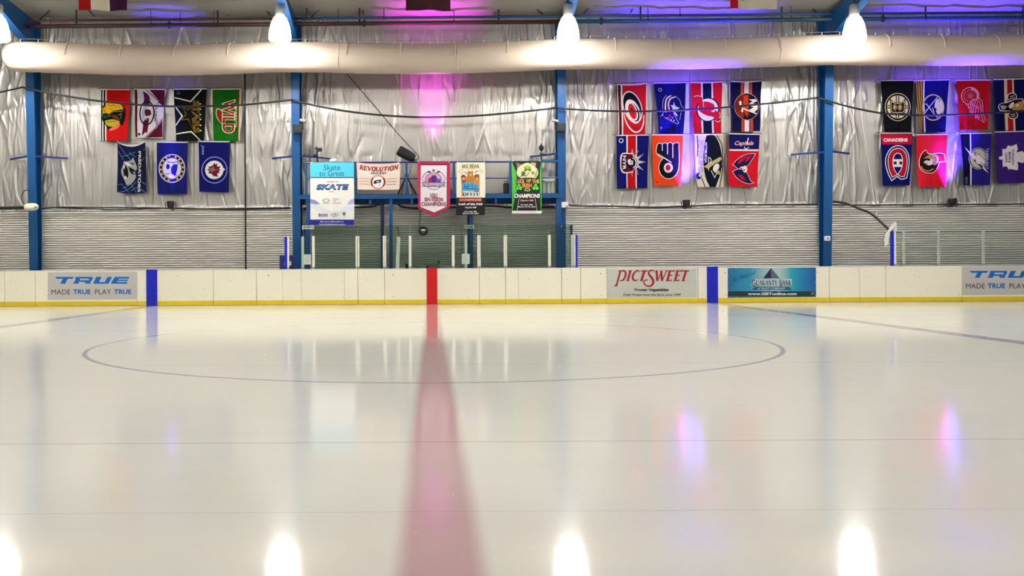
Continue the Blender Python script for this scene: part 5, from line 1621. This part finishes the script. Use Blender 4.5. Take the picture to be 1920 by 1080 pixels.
t = thing('switch_box', 'small white switch box on the right blue column', 'switch box', ((a_.x + b_.x) / 2, Yc, b_.z))
MB().box(a_.x, b_.x, Yc - 0.02, Yc + 0.10, b_.z, a_.z).build('box_body', M_WHITE, t, bevel=0.01)
MB().box((a_.x + b_.x) / 2 - 0.03, (a_.x + b_.x) / 2 + 0.03, Yc - 0.03, Yc - 0.018, (a_.z + b_.z) / 2 - 0.03, (a_.z + b_.z) / 2 + 0.03).build('switch_plate', M_GREY, t)
a_, b_ = at(1052, 379, Yc - 0.05), at(1065, 389.5, Yc - 0.05)
t = thing('junction_box', 'white junction box beside the column right of the platform', 'junction box', ((a_.x + b_.x) / 2, Yc, b_.z))
MB().box(a_.x, b_.x, Yc - 0.12, Yc + 0.02, b_.z, a_.z).build('box_body', M_WHITE, t, bevel=0.012)
q = at(1063, 387, Yc - 0.12)
MB().tube([q, q + Vector((0, -0.03, 0))], 0.03, 8).build('knob', M_GREY, t)
# white horn on the far left column
p = at(58, 388.5, COLF_Y - 0.08)
t = thing('white_horn', 'white rounded horn fixed to the far left blue column', 'horn', (p.x, p.y, p.z))
mb = MB().tube([at(46, 388.5, p.y), at(47.5, 388.5, p.y), at(51, 388.3, p.y), at(60, 388, p.y), at(67, 387.8, p.y), at(71, 388, p.y)], [0.05, 0.085, 0.105, 0.115, 0.10, 0.06], 14)
mb.build('horn_body', mat('ivory_plastic', (238, 236, 214), 0.4), t, smooth=True)
MB().lathe(tuple(at(67, 388.6, p.y - 0.10)), [(0.005, -0.035), (0.035, -0.02), (0.035, 0.02), (0.005, 0.035)], 10).build('grille', M_GREY, t)
MB().tube([at(47, 385, p.y + 0.1), at(41, 378, p.y + 0.1), at(40, 368, p.y + 0.1), at(46, 357, p.y + 0.12), at(56, 356.5, p.y + 0.12)], 0.013, 6).build('cord', M_BLACK, t)

# ================================================================== duct
DQ = [(15, 106.5), (60, 107), (130, 109), (220, 112), (330, 113), (420, 111), (520, 107), (600, 107.5), (700, 110), (820, 110.5), (930, 107), (1065, 101.5), (1180, 101), (1300, 101.5), (1420, 98), (1560, 93.5), (1680, 94.5), (1800, 95), (1930, 93), (2100, 90), (2420, 87)]
dp = [at(x, y, DUCT_Y) for x, y in DQ]
DR_ = 28.0 / FPX * DUCT_Y


def duct_c(x):
    for a, b in zip(dp, dp[1:]):
        if a.x <= x <= b.x:
            k = (x - a.x) / (b.x - a.x)
            k2 = k * k * (3 - 2 * k)
            return Vector((x, DUCT_Y, a.z + (b.z - a.z) * (0.5 * k + 0.5 * k2)))
    return dp[-1]


duct = thing('fabric_duct', 'long cream fabric air duct running across below the lamps', 'air duct', tuple(duct_c(0.5)))
xsd = np.linspace(dp[0].x + 0.02, dp[-1].x - 0.02, 280)
path = [duct_c(x) for x in xsd]
rad = [DR_ * (0.55 + 0.45 * min(1, (i + 0.15) / 1.6) ** 0.5) if i < 2 else DR_ * (1 + 0.010 * math.sin(i * 1.7) * math.sin(i * 0.31)) for i in range(len(path))]
rad[0] = DR_ * 0.86
mb = MB().tube(path, rad, 40)
duct_o = mb.build('duct_tube', M_DUCT, duct, smooth=True)
e_ = path[0]
vs = [(e_.x - 0.10 * math.cos(ph) , DUCT_Y + DR_ * 0.86 * math.sin(ph) * math.cos(2 * PI * k / 24), e_.z + DR_ * 0.86 * math.sin(ph) * math.sin(2 * PI * k / 24)) for ph in (PI / 2, 1.2, 0.8, 0.4, 0.05) for k in range(24)]
MB().add(vs, [(i * 24 + k, i * 24 + (k + 1) % 24, (i + 1) * 24 + (k + 1) % 24, (i + 1) * 24 + k) for i in range(4) for k in range(24)] + [tuple(96 + k for k in range(24))]).build('end_cap', M_DUCT, duct, smooth=True)
M_STRAP = mat('pale_webbing', (214, 198, 178), 0.7)
for k, px in enumerate((121, 223, 325, 426, 649, 751, 853, 951, 1155, 1258, 1361, 1464, 1669, 1772, 1875)):
    x = at(px, 100, DUCT_Y - DR_).x
    c = duct_c(x)
    pts = [(x + 0.02 * math.sin(a), DUCT_Y - (DR_ + 0.012) * math.cos(a), c.z + (DR_ + 0.012) * math.sin(a)) for a in [math.radians(v) for v in range(0, 171, 10)]]
    MB().tube(pts, 0.016, 6).build('strap', M_STRAP, duct)
for px in (634, 858, 1466):
    x = at(px, 100, DUCT_Y - DR_).x
    c = duct_c(x)
    pts = [(x + 0.015 * math.sin(3 * a), DUCT_Y - (DR_ + 0.004) * math.cos(a), c.z + (DR_ + 0.004) * math.sin(a)) for a in [math.radians(v) for v in range(-60, 130, 10)]]
    MB().tube(pts, 0.010, 6).build('seam_welt', M_STRAP, duct)
# small hooks along its top, threaded on a suspension wire
for k in range(72):
    px = 38 + k * 33.4
    x = at(px, 75, DUCT_Y).x
    c = duct_c(x)
    zt_ = c.z + DR_
    MB().tube([(x, DUCT_Y, zt_ - 0.01), (x, DUCT_Y, zt_ + 0.05), (x + 0.012, DUCT_Y, zt_ + 0.085)], [0.013, 0.012, 0.006], 6).build('hook', M_WHITE, duct)
wz = [duct_c(x) + Vector((0, 0, DR_ + 0.085)) for x in np.linspace(dp[0].x + 0.1, dp[-1].x - 0.1, 60)]
MB().tube(wz, 0.005, 5).build('suspension_wire', M_GREY, duct)
# punched air slots, one short dash each, in a band along the upper front
mb = MB()
for (pa, pb) in ((130, 500), (505, 620), (655, 745), (755, 845), (860, 945), (952, 1045)):
    for px in np.arange(pa, pb, 4.2):
        x = at(px, 92, DUCT_Y - DR_).x
        c = duct_c(x)
        for a0 in (0.50, 0.62, 0.74):
            q = [(x - 0.006, a0), (x + 0.006, a0), (x + 0.006, a0 + 0.075), (x - 0.006, a0 + 0.075)]
            mb.add([(u, DUCT_Y - (DR_ * 1.006 + 0.004) * math.cos(v), c.z + (DR_ * 1.006 + 0.004) * math.sin(v)) for u, v in q], [(0, 1, 2, 3)])
so = mb.build('air_slots', mat('slot_cloth', (168, 146, 122), 0.8), duct)
so['kind'] = 'stuff'

# ================================================================== lamps
M_GLOW = mat('lamp_lens', (255, 250, 240), 0.3, emit=(LAMP_COLOR, LAMP_STRENGTH))
_nt = M_GLOW.node_tree     # the prismatic lens throws most of its light down
_sp = _nt.nodes.new('ShaderNodeSeparateXYZ')
_mr = _nt.nodes.new('ShaderNodeMapRange')
_mr.inputs['From Min'].default_value = 0.02
_mr.inputs['From Max'].default_value = 0.09
_mr.inputs['To Min'].default_value = LAMP_STRENGTH
_mr.inputs['To Max'].default_value = LAMP_STRENGTH * 0.07
_nt.links.new([n for n in _nt.nodes if n.type == 'TEX_COORD'][0].outputs['Generated'], _sp.inputs[0])
_nt.links.new(_sp.outputs[2], _mr.inputs['Value'])
_nt.links.new(_mr.outputs[0], _nt.nodes['Principled BSDF'].inputs['Emission Strength'])
M_CAST = mat('cast_aluminium', (190, 192, 194), 0.4, 0.7)


def make_lamp(x, y, z, label, group):
    t = thing('bell_lamp', label, 'lamp', (x, y, z), group)
    MB().lathe((x, y, z), [(0.27, -0.34), (0.30, -0.31), (0.30, -0.26), (0.285, -0.10), (0.24, 0.10), (0.17, 0.26), (0.10, 0.32)], 20).build('lens', M_GLOW, t, smooth=True)
    MB().lathe((x, y, z), [(0.10, 0.32), (0.13, 0.34), (0.13, 0.58), (0.09, 0.62), (0.03, 0.64)], 16).build('ballast_housing', M_CAST, t, smooth=True)
    top = roof_z(y) - 0.3
    MB().tube([(x, y, z + 0.62), (x, y, max(z + 0.7, top))], 0.02, 8).build('hanger', M_DARK, t)
    return t


def dup(root, loc, label=None, group=None):
    r = root.copy()
    COL.objects.link(r)
    r.location = loc
    if label:
        r['label'] = label
    if group:
        r['group'] = group
    for ch in list(root.children):
        c = ch.copy()
        COL.objects.link(c)
        c.parent = r
    return r


LZ = at(808, 59.5, LAMP_Y).z
lamp_spots = [(-3.5, 'glaring white bell lamp cut by the left frame edge'), (525, 'glaring white bell lamp above the column left of the platform'), (1065, 'glaring white bell lamp above the column right of the platform'), (1602, 'glaring white bell lamp over the right blue column')]
lamp0 = None
for px, lab in lamp_spots:
    p = at(px, 52, LAMP_Y)
    if lamp0 is None:
        lamp0 = make_lamp(p.x, LAMP_Y, p.z, lab, 'bell lamps along the far side')
    else:
        dup(lamp0, (p.x, LAMP_Y, p.z), lab)
for y in (15.5, 6.5):
    for x in (-19.2, -11.5, -3.95, 3.65, 11.3, 19.0):
        dup(lamp0, (x, y, roof_z(y) - 1.35), 'white bell lamp hung in the rows over the open ice', 'bell lamps over the open ice')

# ================================================================== pipes under the eave
PYY = 26.45


def pipe_run(name, label, cat, pts, r, m, grp=None):
    P = [at(x, y, PYY) for x, y in pts]
    t = thing(name, label, cat, tuple(P[0]), grp)
    MB().tube(P, r, 10).build('pipe', m, t, smooth=True)
    return t, P


def yline(px, y0, y1):
    return y0 + (y1 - y0) * px / 1920


main_l, _ = pipe_run('sprinkler_pipe', 'dark brown sprinkler pipe under the roof, left half of the wall', 'pipe', [(-330, yline(-330, 50, 33)), (1062, yline(1062, 50, 33))], 0.058, M_BROWN, 'sprinkler pipes under the eave')
main_r, _ = pipe_run('sprinkler_pipe', 'teal sprinkler pipe under the roof, right half of the wall', 'pipe', [(1063, yline(1063, 50, 33)), (2380, yline(2380, 50, 33))], 0.058, M_TEAL, 'sprinkler pipes under the eave')
up_l, _ = pipe_run('conduit_pipe', 'thin brown conduit above the left sprinkler pipe', 'pipe', [(-330, yline(-330, 39.5, 23)), (545, yline(545, 39.5, 23))], 0.032, M_BROWN, 'conduits above the sprinkler pipes')
up_r, _ = pipe_run('conduit_pipe', 'thin blue conduit above the sprinkler pipes, right of the second column', 'pipe', [(546, yline(546, 39.5, 23)), (2380, yline(2380, 39.5, 23))], 0.036, mat('blue_conduit', (24, 70, 120), 0.45), 'conduits above the sprinkler pipes')
for px in (318, 683, 1127, 1655):
    p = at(px, yline(px, 50, 33), PYY)
    par = main_l if px < 1062 else main_r
    mb = MB().tube([p + Vector((-0.05, 0, 0)), p + Vector((0.05, 0, 0))], 0.075, 10)
    mb.tube([p + Vector((0, -0.03, -0.11)), p + Vector((0, -0.03, 0.11))], 0.022, 6)
    mb.build('coupling', M_DARK, par)
for px, r, tgt in ((143, 0.026, 0), (283, 0.009, 0), (338, 0.010, 1), (401, 0.008, 0), (408.5, 0.026, 0), (575, 0.020, 1), (634, 0.009, 0), (674, 0.026, 0), (720, 0.012, 1), (851, 0.010, 0), (935, 0.026, 0), (1201, 0.026, 0), (1215, 0.012, 0), (1275, 0.010, 1), (1466, 0.026, 0), (1483, 0.010, 0), (1655, 0.009, 0), (1735.5, 0.026, 0), (1918, 0.02, 0)):
    yb = yline(px, 50, 33) if tgt == 0 else yline(px, 39.5, 23)
    par = (main_l if px < 1062 else main_r) if tgt == 0 else (up_l if px < 545 else up_r)
    p = at(px, yb, PYY)
    mb = MB().tube([p, (p.x, PYY, roof_z(PYY) - 0.02)], r, 6)
    mb.tube([p + Vector((-0.02, 0, 0)), p + Vector((0.02, 0, 0))], (0.066 if tgt == 0 else 0.044), 10)
    mb.build('hanger', M_DARK, par)
for (x0, y0, x1, y1) in ((100, 13, 75, 36), (164, 17, 177, 30), (411, 3, 427, 28), (492, 12, 508, 29), (611, 5, 583, 33), (675, 3, 681, 27), (934, 3, 929, 26), (993, 5, 1017, 27), (1113, 4, 1094, 26), (1196, 1, 1182, 24), (1504, -2, 1531, 23), (1716, -1, 1691, 17)):
    par = main_l if x0 < 1062 else main_r
    a_, b_ = at(x0, y0, PYY + 0.02), at(x1, y1, PYY + 0.25)
    MB().tube([a_, b_], 0.020, 6).build('brace', M_DARK, par)

# ================================================================== cables
def cable(name, label, cat, pts, r, m, Y, smoothsteps=4, grp=None):
    P = [at(x, y, Y if not callable(Y) else Y(x)) for x, y in pts]
    Q = []
    for i in range(len(P) - 1):
        p0, p1, p2, p3 = P[max(i - 1, 0)], P[i], P[i + 1], P[min(i + 2, len(P) - 1)]
        for k in range(smoothsteps):
            t_ = k / smoothsteps
            Q.append(0.5 * ((2 * p1) + (p2 - p0) * t_ + (2 * p0 - 5 * p1 + 4 * p2 - p3) * t_ ** 2 + (3 * p1 - p0 - 3 * p2 + p3) * t_ ** 3))
    Q.append(P[-1])
    return tag(MB().tube(Q, r, 8).build(name, m, origin=Q[0], smooth=True), label, cat, grp)


CG = 'black cables looped along the wall'
SY = COLF_Y - 0.06
cable('power_cable', 'black cable looping from the left frame edge to the first column', 'cable', [(-330, 200), (-200, 202), (-90, 190), (-40, 181), (0, 173), (42, 163.5)], 0.027, M_BLACK, SY, grp=CG)
cable('power_cable', 'black cable looping across the left flags between two columns', 'cable', [(42, 163.5), (70, 170), (130, 181), (190, 190), (258, 196.5), (305, 199), (345, 199.5), (395, 199), (450, 197), (500, 192.5), (548, 187)], 0.027, M_BLACK, SY, grp=CG)
cable('power_cable', 'black cable looping over the platform between the two middle columns', 'cable', [(548, 187), (570, 193), (600, 200), (660, 210), (720, 216.5), (790, 220), (850, 219), (900, 216.5), (960, 211.5), (1042, 202.5)], 0.027, M_BLACK, SY, grp=CG)
cable('power_cable', 'black cable looping across the middle flags', 'cable', [(1042, 202.5), (1090, 206), (1150, 208.5), (1220, 208.5), (1290, 206), (1340, 203), (1390, 198.5), (1440, 194), (1500, 187), (1533, 183)], 0.027, M_BLACK, SY, grp=CG)
cable('power_cable', 'black cable looping across the right flags to the frame edge', 'cable', [(1533, 183), (1580, 197), (1620, 206.5), (1660, 213), (1720, 216), (1780, 215.5), (1850, 212.5), (1930, 207), (2040, 196), (2180, 186), (2330, 190)], 0.027, M_BLACK, SY, grp=CG)
WG = 'cables along the bottom edge of the lining'
cable('wall_cable', 'black cable below the lining at the left frame edge', 'cable', [(-330, 391), (-90, 390), (0, 390), (30, 389.5), (47, 389)], 0.045, M_BLACK, WALL_Y - 0.16, grp=WG)
cable('wall_cable', 'black cable below the left flags, from the horn to the platform', 'cable', [(72, 392), (90, 390), (120, 388.5), (200, 389), (300, 390), (380, 392), (460, 390.5), (545, 389.5)], 0.022, M_BLACK, WALL_Y - 0.16, grp=WG)
cable('wall_cable', 'second black cable sagging just under the left flags', 'cable', [(90, 389), (150, 391), (220, 393), (290, 391), (340, 390), (420, 393), (545, 391)], 0.016, M_BLACK, WALL_Y - 0.14, grp=WG)
cable('wall_cable', 'black cable sagging under the platform deck', 'cable', [(570, 392), (640, 389), (690, 388), (715, 383), (740, 380), (755, 388), (790, 391), (860, 388), (920, 386), (960, 389), (1040, 388)], 0.03, M_BLACK, WALL_Y - 0.15, grp=WG)
cable('wall_cable', 'black cable below the middle flags, from column to column', 'cable', [(1066, 384), (1090, 386), (1150, 386.5), (1220, 389), (1285, 387), (1340, 384), (1420, 383.5), (1533, 383)], 0.022, M_BLACK, WALL_Y - 0.15, grp=WG)
cable('wall_cable', 'black cable below the right flags', 'cable', [(1562, 384), (1640, 384.5), (1720, 384), (1785, 383.5), (1860, 383), (2040, 381), (2330, 379)], 0.020, M_BLACK, WALL_Y - 0.15, grp=WG)
cable('bench_cable', 'thick black cable slanting down to the blue end post on the right', 'cable', [(1562, 378), (1586, 381.5), (1610, 391), (1632, 400), (1650, 415), (1662, 426), (1673, 435)], 0.032, M_BLACK, lambda x: 27.1 - 1.15 * max(0, (x - 1600) / 73), grp=None)
cable('pull_string', 'thin white cord hanging from the lining right of the last column', 'cord', [(1612, 126), (1614, 200), (1622, 262), (1634, 340), (1641, 382), (1646, 406)], 0.010, M_WHITE, WALL_Y - 0.13)
cable('guy_wire', 'thin dark wire slanting down to the tripod spotlight', 'wire', [(650, 138), (710, 208), (740, 244), (775, 282), (783, 290), (785, 297), (777, 301)], 0.012, M_DARK, lambda x: WALL_Y - 0.09 if x < 760 else WALL_Y - 0.09 - (x - 760) / 17 * (WALL_Y - 0.09 - ty) if x < 777 else ty)
p = at(459, 136, WALL_Y - 0.15)
q = at(461, 503, WALL_Y - 0.15)
tag(MB().tube([(p.x, p.y, 7.6), (p.x, q.y, 0.0)], 0.024, 8).build('wall_pipe', M_BLACK, origin=(p.x, p.y, 0)), 'thin black pipe down the wall right of the left flags', 'pipe')

# ================================================================== coloured uplights
def uplight(px, py, col, label, power, tilt=0.0, size=75, off=0.30):
    Y = WALL_Y - off
    p = at(px, py, Y)
    t = thing('uplight', label, 'stage light', (p.x, Y, p.z), 'coloured uplights along the wall')
    mb = MB().lathe((p.x, Y, p.z - 0.13), [(0.06, 0), (0.10, 0.02), (0.11, 0.14), (0.12, 0.19)], 14)
    mb.build('lamp_can', M_BLACK, t, smooth=True)
    vs = [(p.x + 0.11 * math.cos(2 * PI * k / 14), Y + 0.11 * math.sin(2 * PI * k / 14), p.z + 0.045) for k in range(14)]
    MB().add(vs, [tuple(range(14))]).build('lens', mat('uplight_lens_%d' % int(col[0] * 100), (200, 200, 220), 0.3, emit=(col, 4.0)), t)
    MB().tube([(p.x - 0.15, Y, p.z + 0.02), (p.x - 0.15, Y, p.z - 0.16), (p.x + 0.15, Y, p.z - 0.16), (p.x + 0.15, Y, p.z + 0.02)], 0.014, 6).build('yoke', M_BLACK, t)
    MB().tube([(p.x, Y, p.z - 0.16), (p.x, WALL_Y - 0.05, p.z - 0.16)], 0.03, 6).build('bracket', M_BLACK, t)
    ld = bpy.data.lights.new('uplight_beam', 'SPOT')
    ld.energy = power
    ld.color = col
    ld.spot_size = math.radians(size)
    ld.spot_blend = 1.0
    ld.shadow_soft_size = 0.06
    lo = bpy.data.objects.new('uplight_beam', ld)
    COL.objects.link(lo)
    lo.parent = t
    lo.location = (0, 0, 0.08)
    lo.rotation_euler = (PI - tilt, 0, 0)
    return t


BLUE_L, PINK_L = (0.10, 0.05, 1.0), (0.78, 0.05, 0.86)
uplight(320, 381, BLUE_L, 'black uplight below the blue flag with the round badge', UPLIGHT_W * 1.0, -0.035, 27)
uplight(1287, 379, (0.10, 0.04, 1.0), 'black uplight casting a blue beam between the middle flags', UPLIGHT_W * 2.8, 0.005, 60)
uplight(1786, 376, (0.10, 0.04, 1.0), 'black uplight casting a blue beam between the right flags', UPLIGHT_W * 2.8, 0.005, 60)
uplight(813, 330, PINK_L, 'uplight casting a pink beam behind the pennant banner', UPLIGHT_W * 1.25, -0.01, 46, 0.42)

# ================================================================== large flags under the roof
def roof_flag(label, quad, art, base, Y, seed):
    c = at((quad[2][0] + quad[3][0]) / 2, quad[2][1], Y)
    t = thing('hanging_flag', label, 'flag', (c.x, Y, c.z), 'large flags hung from the roof')
    o, hem, P = cloth('flag_cloth', art, quad, Y, t, nu=10, nv=8, seed=seed, wave=0.05, base=base)
    z = hem[0].z
    MB().tube([(hem[0].x - 0.05, Y, z), (hem[-1].x + 0.05, Y, z)], 0.015, 6).build('hanging_rod', M_DARK, t)
    for p in (hem[0], hem[-1]):
        MB().tube([(p.x, Y, z), (p.x, Y, roof_z(Y) - 0.05)], 0.006, 5).build('cord', M_DARK, t)
    return t


A = Art(0, 0, 1)
A.poly((186, 34, 40), (140, -100), (173.5, -100), (173.5, 30), (140, 30)).poly((232, 222, 204), (173.5, -100), (206, -100), (206, 30), (173.5, 30)).poly((78, 40, 76), (206, -100), (250, -100), (250, 30), (206, 30))
roof_flag('red, cream and purple striped flag hung from the roof at the left', [(148, -84), (240, -84), (239.5, 20.5), (148.5, 20)], A, (186, 34, 40), 23.6, 51)
A = Art(0, 0, 1)
A.line((86, 40, 58), 1.5, (766, -60), (764, 10), (770, 20))
roof_flag('plain brown maroon flag hung from the roof above the pink glow', [(762, -90), (845, -90), (844, 21.5), (760.5, 21)], A, (96, 58, 66), 23.6, 52)
A = Art(0, 0, 1)
A.poly((230, 222, 206), (1381, -100), (1470, -100), (1470, 40), (1383, 40)).lines((40, 40, 44), 1.4, [(1386, -3), (1388, 1), (1390, -3)], [(1391, -3), (1393, 1), (1395, -3)])
roof_flag('white flag with a red edge hung from the roof at the right', [(1366, -90), (1456, -90), (1455, 19), (1367.5, 16.5)], A, (190, 24, 60), 23.6, 53)

# ================================================================== scraps of ice on the surface
M_CHIP = mat('ice_chip', (250, 250, 248), 0.25)
chips = [(1198, 893, 9, 4, 'largest ice shaving on the ice, lower right'), (1318, 859, 4, 2, 'small ice shaving right of the largest one'), (627, 924, 4, 4, 'small ice shaving left of the red line near the bottom'), (653, 940, 3, 2, 'tiny ice shaving just right of the left one'), (1176, 936, 4, 2, 'small ice shaving below the largest one'), (849, 928, 3, 2, 'tiny ice shaving on the red line'), (780, 999, 4, 1.5, 'tiny ice shaving on the red line near the bottom'), (497, 665, 6, 1.5, 'distant pale ice shaving left of the red line'), (1050, 687, 5, 1.5, 'distant pale ice shaving right of the red line'), (1767, 914, 3, 2, 'tiny ice shaving at the far right')]
for px, py, wpx, hpx, lab in chips:
    d = CR3 @ Vector(((px - PX) / FPX, (PY - py) / FPX, -1.0))
    k = -CAMZ / d.z
    c = Vector((CAMX + d.x * k, d.y * k, 0))
    rx = wpx / 2 / FPX * c.y
    ry = min(rx * 1.6, hpx / 2 / FPX * c.y * c.y / CAMZ)
    r_ = random.Random(px)
    n_ = 9
    rim = [(c.x + rx * math.cos(2 * PI * i / n_) * r_.uniform(0.6, 1.1), c.y + ry * math.sin(2 * PI * i / n_) * r_.uniform(0.6, 1.1)) for i in range(n_)]
    vs = [(x, y, 0.0005) for x, y in rim] + [(c.x + (x - c.x) * 0.6, c.y + (y - c.y) * 0.6, 0.0016 + r_.uniform(0, 0.0012)) for x, y in rim]
    fs = [(i, (i + 1) % n_, n_ + (i + 1) % n_, n_ + i) for i in range(n_)] + [tuple(range(n_, 2 * n_)), tuple(range(n_ - 1, -1, -1))]
    tag(MB().add(vs, fs).build('ice_shaving', M_CHIP, origin=(c.x, c.y, 0)), lab, 'ice shaving', 'ice shavings on the ice')
